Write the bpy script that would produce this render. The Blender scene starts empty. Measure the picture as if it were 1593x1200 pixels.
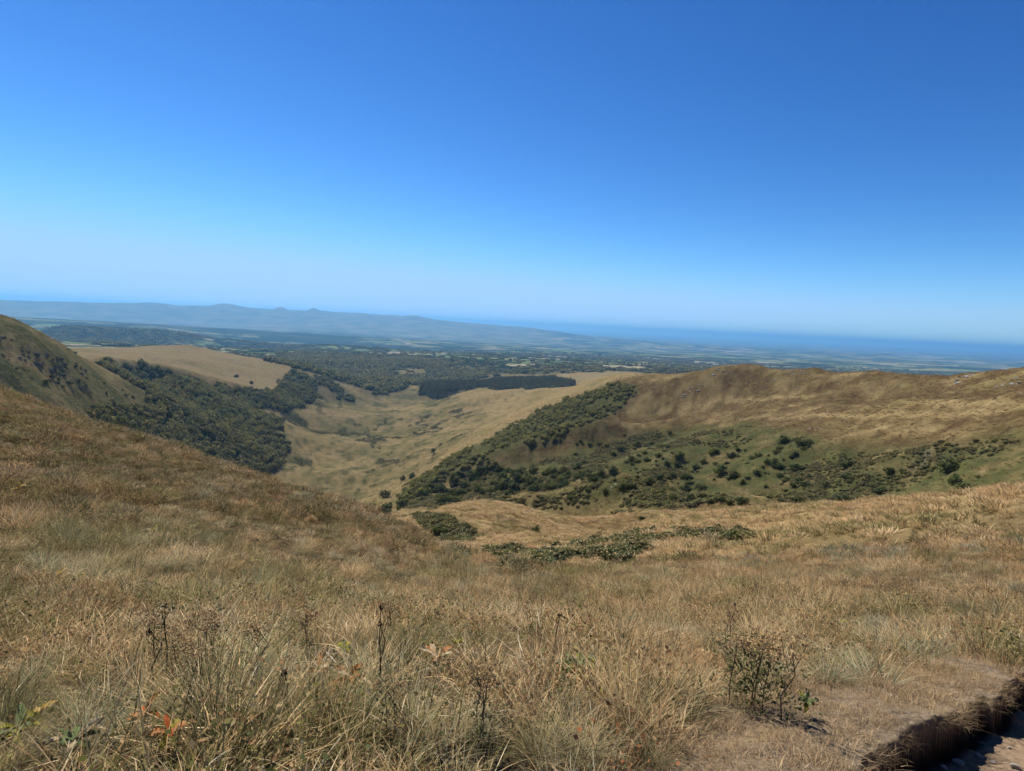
import bpy, bmesh, math, random
import numpy as np
from mathutils import Vector, Matrix

# ------------------------------------------------------------------ camera, sky, sun, exposure
SC = bpy.context.scene
W0, H0, FPX = 1593.0, 1200.0, 870.0
PITCH, ROLL = math.radians(6.3), math.radians(2.84)
EYE = 1.6
cam_d = bpy.data.cameras.new('camera')
cam_d.sensor_fit = 'HORIZONTAL'; cam_d.sensor_width = 36.0
cam_d.lens = 36.0 * FPX / W0
cam_d.clip_start = 0.05; cam_d.clip_end = 400000.0
cam = bpy.data.objects.new('camera', cam_d)
SC.collection.objects.link(cam)
F0 = np.array([0, math.cos(PITCH), -math.sin(PITCH)])
R0 = np.array([1.0, 0, 0]); U0 = np.array([0, math.sin(PITCH), math.cos(PITCH)])
CR = math.cos(ROLL) * R0 + math.sin(ROLL) * U0
CU = -math.sin(ROLL) * R0 + math.cos(ROLL) * U0
cam.matrix_world = Matrix(((CR[0], CU[0], -F0[0], 0), (CR[1], CU[1], -F0[1], 0),
                           (CR[2], CU[2], -F0[2], 0), (0, 0, 0, 1)))
SC.camera = cam

SUN_AZ, SUN_EL = math.radians(-38.0), math.radians(52.0)     # azimuth from +Y, minus = left
sun_dir = Vector((math.sin(SUN_AZ) * math.cos(SUN_EL), math.cos(SUN_AZ) * math.cos(SUN_EL), math.sin(SUN_EL)))
world = bpy.data.worlds.new('World'); SC.world = world; world.use_nodes = True
wn = world.node_tree; wn.nodes.clear()
wo = wn.nodes.new('ShaderNodeOutputWorld'); wb = wn.nodes.new('ShaderNodeBackground')
sky = wn.nodes.new('ShaderNodeTexSky'); sky.sky_type = 'NISHITA'; sky.sun_disc = False
sky.sun_elevation = SUN_EL; sky.sun_rotation = SUN_AZ
sky.altitude = 1500.0; sky.air_density = 1.0; sky.dust_density = 0.0; sky.ozone_density = 3.0
# one tone curve over the whole sky: the deep, contrasty blue the camera recorded
S_SKY = 0.11
sp = wn.nodes.new('ShaderNodeSeparateColor'); cb = wn.nodes.new('ShaderNodeCombineColor')
wn.links.new(sky.outputs['Color'], sp.inputs[0])
for ch, (gam, k, cap) in enumerate(((1.83, 0.92, 0.54), (1.48, 0.895, 0.665), (1.25, 0.965, 1.02))):
    m0 = wn.nodes.new('ShaderNodeMath'); m0.operation = 'MULTIPLY'; m0.inputs[1].default_value = S_SKY
    m1 = wn.nodes.new('ShaderNodeMath'); m1.operation = 'SMOOTH_MIN'; m1.inputs[1].default_value = cap; m1.inputs[2].default_value = 0.2
    m2 = wn.nodes.new('ShaderNodeMath'); m2.operation = 'POWER'; m2.inputs[1].default_value = gam
    m3 = wn.nodes.new('ShaderNodeMath'); m3.operation = 'MULTIPLY'; m3.inputs[1].default_value = k / S_SKY
    wn.links.new(sp.outputs[ch], m0.inputs[0]); wn.links.new(m0.outputs[0], m1.inputs[0]); wn.links.new(m1.outputs[0], m2.inputs[0])
    wn.links.new(m2.outputs[0], m3.inputs[0]); wn.links.new(m3.outputs[0], cb.inputs[ch])
wn.links.new(cb.outputs[0], wb.inputs['Color'])
wb.inputs['Strength'].default_value = S_SKY
wn.links.new(wb.outputs['Background'], wo.inputs['Surface'])

sd = bpy.data.lights.new('sun', 'SUN'); sd.energy = 5.0; sd.angle = math.radians(0.53)
sd.color = (1.0, 0.935, 0.84)
sun = bpy.data.objects.new('sun', sd); SC.collection.objects.link(sun)
sun.rotation_euler = (-sun_dir).to_track_quat('-Z', 'Y').to_euler()
sun.location = (0, 0, 50)

SC.view_settings.view_transform = 'Standard'; SC.view_settings.look = 'None'
SC.view_settings.exposure = 0.5; SC.view_settings.gamma = 1.0
SC.view_settings.use_curve_mapping = False
SC.render.engine = 'CYCLES'
HAZE_COL = (0.25, 0.62, 1.0, 1); HAZE_DENS = 4.4e-5
SC.cycles.use_denoising = True
SC.cycles.max_bounces = 4; SC.cycles.diffuse_bounces = 1; SC.cycles.transmission_bounces = 3
SC.cycles.glossy_bounces = 1; SC.cycles.volume_bounces = 0; SC.cycles.transparent_max_bounces = 4
SC.cycles.sample_clamp_indirect = 4.0
SC.cycles.use_adaptive_sampling = True; SC.cycles.adaptive_threshold = 0.02
SC.cycles.debug_use_spatial_splits = True
SC.cycles.use_light_tree = False

# ------------------------------------------------------------------ helpers: pixels, noise
rng = np.random.default_rng(7)
random.seed(7)

def ray(px, py):
    px = np.asarray(px, float); py = np.asarray(py, float)
    d = (F0[None] * FPX + (px.reshape(-1, 1) - W0 / 2) * CR[None] - (py.reshape(-1, 1) - H0 / 2) * CU[None])
    az = np.arctan2(d[:, 0], d[:, 1]); q = d[:, 2] / np.hypot(d[:, 0], d[:, 1])
    return az, q

def project(x, y, z):
    P = np.stack([x, y, z], -1)
    dep = P @ F0
    dep = np.where(np.abs(dep) < 1e-6, 1e-6, dep)
    return W0 / 2 + FPX * (P @ CR) / dep, H0 / 2 - FPX * (P @ CU) / dep, dep

def _hash(ix, iy, seed):
    h = (ix.astype(np.int64) * 374761393 + iy.astype(np.int64) * 668265263 + seed * 1442695041) & 0x7fffffff
    h = ((h ^ (h >> 13)) * 1274126177) & 0x7fffffff
    return ((h ^ (h >> 16)) & 0xffff) / 65535.0

def vnoise(x, y, seed=0):
    x = np.asarray(x, float); y = np.asarray(y, float)
    ix = np.floor(x); iy = np.floor(y); fx = x - ix; fy = y - iy
    ix = ix.astype(np.int64); iy = iy.astype(np.int64)
    u = fx * fx * fx * (fx * (fx * 6 - 15) + 10); v = fy * fy * fy * (fy * (fy * 6 - 15) + 10)
    a = _hash(ix, iy, seed); b = _hash(ix + 1, iy, seed); c = _hash(ix, iy + 1, seed); d = _hash(ix + 1, iy + 1, seed)
    return (a * (1 - u) + b * u) * (1 - v) + (c * (1 - u) + d * u) * v

def fbm(x, y, seed=0, octs=4, gain=0.5, lac=2.03):
    s = 0; a = 1.0; t = 0
    for o in range(octs):
        s = s + a * (vnoise(x, y, seed + o * 17) * 2 - 1); t += a
        x = x * lac + 13.7; y = y * lac - 7.1; a *= gain
    return s / t

def sstep(e0, e1, x):
    t = np.clip((x - e0) / (e1 - e0), 0, 1); return t * t * (3 - 2 * t)

def in_poly(px, py, poly):
    poly = np.asarray(poly, float); n = len(poly)
    ins = np.zeros(np.shape(px), bool); j = n - 1
    for i in range(n):
        xi, yi = poly[i]; xj, yj = poly[j]
        c = ((yi > py) != (yj > py)) & (px < (xj - xi) * (py - yi) / (yj - yi + 1e-12) + xi)
        ins ^= c; j = i
    return ins

# ------------------------------------------------------------------ the lie of the land
CP_az, CP_L, CP_v = [], [], []
def cp(px, py, r):
    az, q = ray(px, py)
    r = np.asarray(r, float).reshape(-1)
    CP_az.extend(az); CP_L.extend(np.log(r)); CP_v.extend(q + EYE / r)
def dens(pts, step):
    pts = np.array(pts, float); out = []
    for a, b in zip(pts[:-1], pts[1:]):
        n = max(1, int(np.hypot(b[0] - a[0], b[1] - a[1]) / step))
        for k in range(n):
            t = k / n; c = a + (b - a) * t
            c[2] = math.exp(math.log(a[2]) * (1 - t) + math.log(b[2]) * t); out.append(c)
    out.append(pts[-1]); return np.array(out)
def line(pts, step=45):
    p = dens(pts, step); cp(p[:, 0], p[:, 1], p[:, 2])
def crest(pts, step=40, back=1.25, drop=22, front=None, rise=6):
    p = dens(pts, step); cp(p[:, 0], p[:, 1], p[:, 2])
    cp(p[:, 0], p[:, 1] + drop, p[:, 2] * back)
    if front: cp(p[:, 0], p[:, 1] + rise, p[:, 2] * front)
def cpz(px, py, z):
    az, q = ray([px], [py]); r = z / q[0]
    cp([px], [py], [r]); return r
def raw(az_deg, r, z):
    CP_az.append(math.radians(az_deg)); CP_L.append(math.log(r)); CP_v.append((z + EYE) / r)

# feet and the slope we stand on
for a in range(-70, 71, 20):
    s = 0.07 + 0.10 * math.exp(-(a / 30.0) ** 2)
    for r_ in (0.6, 1.2, 2.4):
        raw(a, r_, -EYE - s * r_ * (0.8 + 0.1 * r_))
brow = [(-420, 480, 58), (-200, 540, 52), (0, 603, 45), (83, 636, 42), (141, 658, 40), (223, 677, 37), (352, 726, 32),
        (449, 754, 29), (538, 777, 27), (600, 801, 25), (661, 826, 23), (701, 840, 21.5), (764, 868, 19),
        (826, 882, 18), (880, 875, 18.5), (930, 862, 19.5), (1050, 850, 21), (1200, 846, 22),
        (1350, 838, 23), (1450, 830, 24), (1593, 815, 26), (1800, 795, 28), (2050, 770, 30)]
brow = [(x_, y_ + (6 if x_ < 450 else 6 + 20 * min(1, (x_ - 450) / 300)), r_) for x_, y_, r_ in brow]
crest(brow, 55, 1.6, 34, 0.72, 42)
# hidden ground behind the left spur
line([(-420, 690, 150), (0, 770, 140), (300, 840, 130), (500, 860, 110), (640, 860, 90)], 80)
line([(-420, 690, 350), (0, 740, 360), (250, 790, 380), (450, 830, 380), (600, 830, 300)], 80)
# head of the bowl, humps and green hollows
line([(790, 868, 62), (850, 866, 62), (930, 850, 72), (1000, 836, 82), (1100, 830, 80), (1190, 832, 72)], 50)
line([(730, 842, 112), (790, 838, 115), (850, 836, 112), (930, 826, 122)], 50)
crest([(690, 806, 150), (725, 791, 172), (765, 789, 178), (800, 793, 178), (832, 806, 168), (870, 818, 155)], 35, 1.22, 10, 0.86, 14)
line([(660, 800, 240), (740, 784, 230), (830, 785, 222), (900, 790, 215)], 40)
crest([(860, 776, 262), (900, 768, 258), (950, 766, 245), (1000, 768, 235), (1050, 779, 225), (1110, 786, 212), (1169, 783, 198), (1237, 788, 182)], 35, 1.22, 16, 0.85, 14)
line([(890, 815, 165), (960, 806, 160), (1050, 800, 150)], 45)
crest([(900, 846, 86), (950, 831, 95), (1000, 818, 106), (1050, 812, 110), (1140, 800, 110), (1234, 789, 106), (1357, 783, 97),
       (1493, 770, 86), (1593, 755, 77), (1750, 735, 68), (2050, 700, 55)], 40, 1.35, 26, 0.8, 12)
line([(1200, 828, 60), (1400, 812, 55), (1593, 788, 48)], 60)
# the far side of the bowl: right-hand hillside up to the moor
line([(600, 797, 470), (700, 782, 430), (850, 780, 390), (950, 776, 370), (1050, 786, 330), (1200, 790, 300), (1350, 786, 262), (1500, 775, 225), (1593, 760, 200), (1900, 700, 170)], 60)
line([(640, 770, 520), (740, 752, 500), (850, 738, 480), (950, 728, 450), (1100, 725, 410), (1250, 715, 380), (1400, 705, 340), (1593, 690, 290), (1900, 640, 250)], 60)
spur1 = [(690, 742, 555), (770, 717, 570), (820, 699, 580), (863, 684, 590), (926, 672, 600), (1001, 664, 610)]
crest(spur1, 35, 1.12, 6, 0.94, 24)
line([(1060, 655, 590), (1150, 655, 540), (1250, 650, 500), (1400, 640, 440), (1593, 628, 370), (1900, 570, 320)], 60)
line([(640, 757, 590), (700, 722, 650), (780, 690, 700), (860, 660, 740), (930, 630, 770), (1000, 622, 760), (1150, 612, 690), (1300, 608, 600), (1450, 607, 520), (1593, 598, 430), (1900, 540, 380)], 50)
crest([(975, 589, 930), (1040, 586, 850), (1100, 581, 800), (1140, 575, 780), (1175, 573, 770), (1225, 577, 740), (1300, 583, 690),
       (1400, 585, 620), (1500, 587, 560), (1545, 582, 530), (1593, 575, 500), (1700, 560, 470), (2000, 510, 420)], 40, 1.3, 14, 0.93, 3)
line([(700, 690, 900), (760, 665, 930), (820, 640, 960), (880, 618, 1000), (930, 600, 1000)], 45)
crest([(705, 616, 1720), (745, 605, 1650), (800, 607, 1500), (883, 603, 1230), (915, 593, 1120), (945, 588, 1020)], 30, 1.12, 8, 0.9, 9)
line([(650, 612, 1960), (700, 609, 1960), (780, 606, 1960), (880, 601, 1960)], 45)
line([(680, 600, 2300), (780, 594, 2300), (900, 588, 2300), (1000, 588, 2300)], 60)
# valley floor
for px_, py_, z_ in ((450, 722, -250), (520, 735, -244), (560, 768, -246), (600, 735, -240), (520, 690, -250), (600, 690, -246),
                     (470, 665, -250), (540, 655, -252), (620, 650, -250), (500, 628, -252), (580, 618, -254), (630, 606, -256),
                     (660, 700, -224), (690, 650, -232), (740, 640, -210), (680, 625, -238), (430, 745, -244), (640, 755, -200)):
    cpz(px_, py_, z_)
# left mountain, its woods and the pale plateau behind
crest([(-450, 380, 680), (-200, 440, 740), (0, 497, 800), (38, 508, 820), (75, 528, 840), (111, 543, 860), (131, 561, 880), (176, 586, 920), (221, 604, 950), (262, 628, 980)],
      35, 1.3, 22, 0.93, 11)
line([(-450, 540, 560), (-200, 560, 610), (0, 575, 660), (60, 592, 670), (120, 618, 700), (180, 650, 740), (230, 672, 780), (300, 700, 840), (360, 722, 880)], 50)
line([(-450, 640, 460), (0, 640, 540), (100, 665, 600), (200, 705, 680), (300, 745, 760)], 70)
line([(270, 655, 900), (330, 680, 920), (400, 705, 940)], 45)
line([(200, 585, 1220), (270, 598, 1230), (340, 620, 1220), (400, 645, 1200), (440, 655, 1200)], 40)
line([(330, 650, 1050), (400, 672, 1060), (430, 690, 1040)], 40)
crest([(60, 551, 1250), (125, 553, 1300), (200, 560, 1380), (260, 569, 1430), (320, 581, 1450), (370, 596, 1430), (410, 606, 1420)], 35, 1.1, -2, 0.94, 8)
line([(430, 620, 1430), (470, 605, 1600), (490, 597, 1800)], 30)
line([(110, 546, 1700), (200, 549, 1750), (300, 558, 1800), (400, 575, 1850), (450, 586, 1800)], 45)
crest([(60, 541, 2300), (150, 542, 2300), (220, 541, 2400), (290, 538, 2500), (330, 546, 2500), (400, 558, 2300), (470, 571, 2100)], 40, 1.25, 6, 0.93, 2)
# middle distance, woods and first fields
line([(540, 590, 2250), (620, 592, 2250)], 40)
line([(480, 567, 2900), (560, 570, 2900), (650, 572, 2900), (750, 575, 2900), (850, 576, 2900)], 60)
line([(380, 548, 3600), (480, 552, 3600), (600, 556, 3600), (750, 560, 3700), (900, 566, 3700), (1050, 574, 3700)], 70)
for x_ in range(-420, 2051, 130):
    yi = 464.5 + 0.0496 * x_
    for z_, r_ in ((-335, 6000), (-440, 10500), (-525, 17000), (-575, 27000), (-600, 45000), (-600, 70000), (-600, 95000)):
        if r_ < 13000 and x_ < 420: continue
        if 420 <= x_ < 800 and 20000 <= r_ < 40000: continue
        if x_ < 420 and r_ < 40000: continue
        cp([x_], [yi + FPX * (-z_) / r_], [r_])
# dark hill on the left and the blue range
for x_ in range(-420, 420, 120):
    yi = 464.5 + 0.0496 * x_
    cp([x_], [yi + 60], [5200]); cp([x_], [yi + 42], [9000]); cp([x_], [yi + 29], [14500]); cp([x_], [yi + 21], [20000])
crest([(-300, 500, 6500), (-60, 512, 6500), (40, 516, 6500), (75, 508, 6500), (112, 505, 6500), (160, 509, 6500), (205, 511, 6600), (250, 513, 6600), (320, 524, 6600), (400, 533, 6600)], 40, 1.15, 10, 0.9, 13)
crest([(-420, 452, 24000), (-150, 461, 24000), (0, 468, 24000), (120, 471, 24000), (240, 473, 24000), (300, 479, 24000), (330, 476, 24000), (347, 474, 24000), (375, 478, 24000),
       (415, 482, 24000), (437, 480, 24000), (455, 484, 24000), (488, 483, 24000), (505, 486, 24000), (560, 489, 24000), (610, 492, 24000), (645, 493, 24000), (700, 500, 24000), (760, 505, 24000), (820, 510, 24000)],
      28, 1.3, 5, 0.9, 6)
for x_ in range(-420, 800, 130):
    yi = 464.5 + 0.0496 * x_
    pass

P = np.stack([CP_az, CP_L], -1); V = np.array(CP_v)
# merge near-duplicate control points
keep = []
for i in range(len(P)):
    if all(np.hypot(*(P[i] - P[j])) > 0.012 for j in keep): keep.append(i)
P = P[keep]; V = V[keep]
def tps(d2): return np.where(d2 > 0, 0.5 * d2 * np.log(np.maximum(d2, 1e-18)), 0)
n = len(P)
A = np.zeros((n + 3, n + 3))
D2 = ((P[:, None] - P[None]) ** 2).sum(-1)
A[:n, :n] = tps(D2) + 2e-5 * np.eye(n)
A[:n, n] = A[n, :n] = 1; A[:n, n + 1:] = P; A[n + 1:, :n] = P.T
COEF = np.linalg.solve(A, np.concatenate([V, [0, 0, 0]]))

# polar grid: fine where the photograph looks, coarse behind
AZ = np.concatenate([np.radians(np.linspace(-180, -66, 24, endpoint=False)), np.radians(np.linspace(-66, -50, 40, endpoint=False)),
                     np.radians(np.linspace(-50, 50, 640, endpoint=False)), np.radians(np.linspace(50, 66, 40, endpoint=False)),
                     np.radians(np.linspace(66, 180, 25))])
LR = np.concatenate([np.linspace(math.log(0.4), math.log(1.8), 30, endpoint=False), np.linspace(math.log(1.8), math.log(6.5), 150, endpoint=False),
                     np.linspace(math.log(6.5), math.log(60), 130, endpoint=False), np.linspace(math.log(60), math.log(4500), 270, endpoint=False),
                     np.linspace(math.log(4500), math.log(90000), 110)])
GA, GL = np.meshgrid(AZ, LR, indexing='ij')
azc = np.clip(GA, math.radians(-60), math.radians(60))
# coarse solve then evaluate (chunks)
def tps_eval(a, l):
    out = np.empty(a.size); a = a.ravel(); l = l.ravel()
    for s in range(0, a.size, 20000):
        aa = a[s:s + 20000]; ll = l[s:s + 20000]
        d2 = (aa[:, None] - P[None, :, 0]) ** 2 + (ll[:, None] - P[None, :, 1]) ** 2
        out[s:s + 20000] = tps(d2) @ COEF[:n] + COEF[n] + COEF[n + 1] * aa + COEF[n + 2] * ll
    return out
ca = np.radians(np.linspace(-60, 60, 300)); cl = np.linspace(LR[0], LR[-1], 420)
CG = tps_eval(*np.meshgrid(ca, cl, indexing='ij')).reshape(300, 420)
def cubic_up(G, ax, x, axis):           # 1-D Catmull-Rom along an axis
    G = np.moveaxis(G, axis, 0); m = len(ax)
    t = (x - ax[0]) / (ax[1] - ax[0]); i = np.clip(np.floor(t).astype(int), 0, m - 2); f = np.clip(t - i, 0, 1).reshape(-1, *([1] * (G.ndim - 1)))
    g0 = G[np.clip(i - 1, 0, m - 1)]; g1 = G[i]; g2 = G[i + 1]; g3 = G[np.clip(i + 2, 0, m - 1)]
    r = 0.5 * (2 * g1 + (g2 - g0) * f + (2 * g0 - 5 * g1 + 4 * g2 - g3) * f ** 2 + (3 * g1 - g0 - 3 * g2 + g3) * f ** 3)
    return np.moveaxis(r, 0, axis)
acl = np.clip(AZ, ca[0], ca[-1])
Q = cubic_up(cubic_up(CG, ca, acl, 0), cl, LR, 1)
# join left and right behind our back
bk = sstep(math.radians(62), math.radians(180), np.abs(AZ)) * 0.5
qL, qR = Q[0].copy(), Q[-1].copy()
for i, a in enumerate(AZ):
    if bk[i] > 0:
        o = qR if a < 0 else qL
        Q[i] = Q[i] * (1 - bk[i]) + o * bk[i]
R_ = np.exp(GL); GX = R_ * np.sin(GA); GY = R_ * np.cos(GA)
GZ = Q * R_ - EYE

# relief the control lines do not carry
u, v = GA * 14, GL * 14
mid = sstep(40, 120, R_) * (1 - sstep(2500, 6000, R_))
mid = mid * (1 - 0.7 * sstep(650, 900, R_) * (1 - sstep(1900, 2400, R_)) * sstep(-0.5, -0.4, GA) * (1 - sstep(-0.06, 0.02, GA)))
GZ += R_ * mid * (0.0030 * fbm(u, v, 3, 4) + 0.0016 * fbm(u * 4.1, v * 3.2, 9, 4))
far_n = sstep(3500, 7000, R_)
GZ += far_n * (26 * fbm(GX / 2300, GY / 2300, 21, 4) + 9 * fbm(GX / 500, GY / 500, 22, 3)) * (1 + sstep(17000, 22000, R_) * 0.6)
for px_, amp, sg_ in ((347, 1.5, 30), (437, 3.2, 7), (488, 3.6, 6), (507, 1.6, 10), (300, 1.2, 12), (560, 1.2, 14), (612, 1.4, 9), (645, 1.6, 10), (240, 1.0, 30)):
    a0_, _ = ray([px_], [478]); GZ += R_ * amp / FPX * np.exp(-((GA - a0_[0]) * FPX / sg_) ** 2 - ((GL - math.log(24000)) / 0.06) ** 2)
rs = sstep(170, 260, R_) * (1 - sstep(1000, 1300, R_)) * sstep(-0.28, -0.1, GA)
GZ += rs * (2.0 * fbm(GX / 26, GY / 26, 35, 4) + 0.7 * fbm(GX / 8, GY / 8, 36, 3))
near = 1 - sstep(30, 90, R_)
GZ += near * (0.10 * fbm(GX / 2.2, GY / 2.2, 31, 4) * sstep(1.0, 4.0, R_) + 0.035 * fbm(GX / 0.45, GY / 0.45, 32, 3) * sstep(0.8, 2, R_)
              + 0.35 * fbm(GX / 9, GY / 9, 33, 3) * sstep(10, 28, R_))
hl = sstep(60, 130, R_) * (1 - sstep(900, 1300, R_))
rot = math.radians(35)
ux = GX * math.cos(rot) + GY * math.sin(rot); uy = -GX * math.sin(rot) + GY * math.cos(rot)
GZ += hl * (1 - np.abs(fbm(ux / 110 + 0.4 * fbm(ux / 60, uy / 60, 40, 3), uy / 48, 41, 4)) * 2) * 2.6 * sstep(150, 400, R_)

def grid_frac(x, y):
    a = np.arctan2(x, y); l = np.log(np.maximum(np.hypot(x, y), 0.41))
    ia = np.interp(a, AZ, np.arange(len(AZ))); il = np.interp(l, LR, np.arange(len(LR)))
    return ia, il
def bil(G, ia, il):
    a0 = np.clip(ia.astype(int), 0, G.shape[0] - 2); l0 = np.clip(il.astype(int), 0, G.shape[1] - 2)
    fa = ia - a0; fl = il - l0
    return (G[a0, l0] * (1 - fa) + G[a0 + 1, l0] * fa) * (1 - fl) + (G[a0, l0 + 1] * (1 - fa) + G[a0 + 1, l0 + 1] * fa) * fl
def ground(x, y):
    x = np.asarray(x, float); y = np.asarray(y, float)
    return bil(GZ, *grid_frac(x, y))

# sight: walk along an azimuth until the ground meets the pixel's ray
def pick(px, py, rmin=0.6, rmax=90000.0):
    az, q = ray([px], [py])
    rr = np.exp(np.linspace(math.log(rmin), math.log(rmax), 1500))
    zz = ground(rr * math.sin(az[0]), rr * math.cos(az[0]))
    hit = np.nonzero(zz / rr >= q[0])[0]
    r = rr[hit[0]] if len(hit) else rmax
    if len(hit) and hit[0] > 0:
        i = hit[0]; a = zz[i - 1] / rr[i - 1] - q[0]; b = zz[i] / rr[i] - q[0]
        r = rr[i - 1] + (rr[i] - rr[i - 1]) * (-a) / (b - a + 1e-12)
    x, y = r * math.sin(az[0]), r * math.cos(az[0])
    return x, y, float(ground(x, y))

# the sunken trail: its far bank, then the trodden floor
EDGE_PX = [(1150, 1330), (1235, 1262), (1310, 1205), (1345, 1180), (1375, 1157), (1405, 1142), (1420, 1124), (1450, 1111), (1508, 1093), (1533, 1075), (1563, 1066), (1593, 1047), (1700, 990), (1850, 915), (2050, 830)]
EDGE = np.array([pick(*p)[:2] for p in EDGE_PX])
NR = R_ < 14
ex, ey = GX[NR], GY[NR]
best = np.full(ex.shape, 1e9); sgn = np.zeros(ex.shape); tt = np.zeros(ex.shape); acc = 0.0
for a, b in zip(EDGE[:-1], EDGE[1:]):
    d = b - a; L = np.hypot(*d); d = d / L
    t = np.clip((ex - a[0]) * d[0] + (ey - a[1]) * d[1], 0, L)
    cx, cy = a[0] + d[0] * t, a[1] + d[1] * t
    dd = np.hypot(ex - cx, ey - cy)
    cr = (ex - a[0]) * d[1] - (ey - a[1]) * d[0]        # positive to the right of the edge: path side
    m_ = dd < best - 1e-9
    best[m_] = dd[m_]; sgn[m_] = np.sign(cr[m_]); tt[m_] = acc + t[m_]; acc += L
SD = np.full(GX.shape, -99.0); ST = np.zeros(GX.shape)
SD[NR] = best * sgn; ST[NR] = tt
SD[NR] += 0.035 * fbm(ex / 0.16, ey / 0.16, 51, 3) + 0.02
t1 = sum(np.hypot(*(EDGE[i + 1] - EDGE[i])) for i in range(9))
t0 = np.hypot(*(EDGE[1] - EDGE[0])) + np.hypot(*(EDGE[2] - EDGE[1]))
SD[NR] -= 0.07 * sstep(0.0, 0.03, tt - t1) * (1 - sstep(0.1, 0.7, tt - t1))
depth = 0.05 + 0.30 * sstep(t0 - 0.10, t0 + 0.35, ST)
wall = sstep(0.0, 0.035, SD)
floor_w = wall * (1 - sstep(0.95, 1.35, SD))
GZ -= depth * floor_w * (1 - 0.10 * fbm(GX / 0.25, GY / 0.25, 52, 3))
GZ += floor_w * 0.03 * fbm(GX / 0.12, GY / 0.12, 53, 3)
GZ -= 0.05 * sstep(-0.35, 0.0, SD) * (1 - wall)           # rounded lip
SOIL = np.maximum(floor_w, sstep(-0.03, 0.02, SD) * (SD < 1.3))
WORN = sstep(-1.0, -0.25, SD + 0.25 * fbm(GX / 0.5, GY / 0.5, 54, 3)) * (SD < 1.6)


# sharper ridges and folds running down the right-hand hillside
def ridge(pts, height, sl, sr_):
    W_ = np.array([pick(px_, py_, 150)[:2] for px_, py_ in pts]); box = (GX > W_[:, 0].min() - 150) & (GX < W_[:, 0].max() + 150) & (GY > W_[:, 1].min() - 150) & (GY < W_[:, 1].max() + 150)
    bx, by = GX[box], GY[box]; bd = np.full(bx.shape, 1e9); bs = np.zeros(bx.shape); bt = np.zeros(bx.shape); nseg = len(W_) - 1
    for i in range(nseg):
        a, b = W_[i], W_[i + 1]; d = b - a; L = np.hypot(*d); d = d / L
        t = np.clip((bx - a[0]) * d[0] + (by - a[1]) * d[1], 0, L); dd = np.hypot(bx - a[0] - d[0] * t, by - a[1] - d[1] * t)
        sg = np.sign((bx - a[0]) * d[1] - (by - a[1]) * d[0]); m_ = dd < bd; bd[m_] = dd[m_]; bs[m_] = sg[m_]; bt[m_] = (i + t[m_] / L) / nseg
    sig = np.where(bs > 0, sr_, sl); GZ[box] += height * np.exp(-(bd / sig) ** 1.5) * np.minimum(1, np.minimum(bt, 1 - bt) * 5 + 0.15)
def hump(px, py, rr0, height, wx, wy, ang):
    az_, _ = ray([px], [py]); x0, y0 = rr0 * math.sin(az_[0]), rr0 * math.cos(az_[0]); c, s = math.cos(ang), math.sin(ang)
    dx, dy = GX - x0, GY - y0; GZ[...] += height * np.exp(-((dx * c + dy * s) / wx) ** 2 - ((-dx * s + dy * c) / wy) ** 2)
hump(775, 800, 150, 4.5, 26, 17, 0.35); hump(960, 775, 222, 5.0, 34, 14, -0.2); hump(1110, 790, 196, 3.5, 26, 10, -0.35)
hump(850, 850, 88, -2.2, 15, 9, 0.5); hump(700, 800, 205, -4.0, 22, 14, 0.0); hump(880, 800, 196, -3.5, 22, 9, 0.2); hump(1010, 812, 150, -2.5, 30, 9, -0.2)
ridge([(700, 738), (770, 718), (820, 700), (863, 686), (926, 674), (1001, 667)], 11, 34, 15)
ridge([(985, 770), (1010, 745), (1050, 715), (1100, 690), (1170, 668)], 7, 26, 13)
ridge([(1130, 765), (1180, 735), (1260, 705), (1350, 688), (1430, 678)], 5.5, 24, 12)
ridge([(1290, 770), (1370, 738), (1450, 712), (1593, 655)], 5, 20, 10)
ridge([(880, 775), (930, 748), (985, 722), (1030, 700)], 5, 20, 11)
ridge([(20, 505), (60, 545), (110, 585), (150, 620)], 9, 22, 16)
ridge([(-60, 520), (0, 560), (50, 600), (90, 640)], 8, 22, 14)
ridge([(60, 520), (95, 555), (140, 590)], -8, 16, 14)
ridge([(-20, 525), (30, 565), (75, 610)], -9, 18, 15)
ridge([(1130, 655), (1250, 640), (1400, 632), (1593, 622)], 3.0, 30, 18)

PX, PY, DEP = project(GX, GY, GZ)
SGX, SGY = GX, GY
WX = PX + 9 * fbm(GA * 60, GL * 60, 61, 3); WY = PY + 5 * fbm(GA * 60, GL * 60, 62, 3)
def region(poly, r0, r1, soft=3):
    m = (in_poly(WX, WY, poly) & (R_ > r0) & (R_ < r1) & (DEP > 0)).astype(float)
    for _ in range(soft):
        m[1:-1, 1:-1] = (m[1:-1, 1:-1] * 2 + m[:-2, 1:-1] + m[2:, 1:-1] + m[1:-1, :-2] + m[1:-1, 2:]) / 6
    return m
WL = [(140, 645), (165, 634), (185, 640), (216, 632), (238, 640), (232, 622), (222, 606), (190, 588), (150, 566), (165, 562), (190, 566), (230, 571), (280, 584), (320, 598), (352, 605), (400, 608), (425, 612), (432, 600), (445, 586), (462, 578),
      (478, 590), (487, 612), (478, 630), (465, 637), (405, 637), (418, 650), (440, 655), (436, 668), (425, 672), (448, 690), (446, 708), (438, 712), (444, 722),
      (430, 733), (385, 745), (330, 735), (270, 705), (215, 690), (150, 668)]
WM = [(412, 558), (450, 551), (560, 554), (640, 557), (690, 560), (705, 569), (690, 576), (640, 573), (612, 574), (618, 588), (650, 585), (700, 577), (765, 577), (745, 589),
      (690, 597), (640, 600), (600, 611), (560, 617), (520, 609), (492, 598), (478, 583), (440, 568)]
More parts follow.
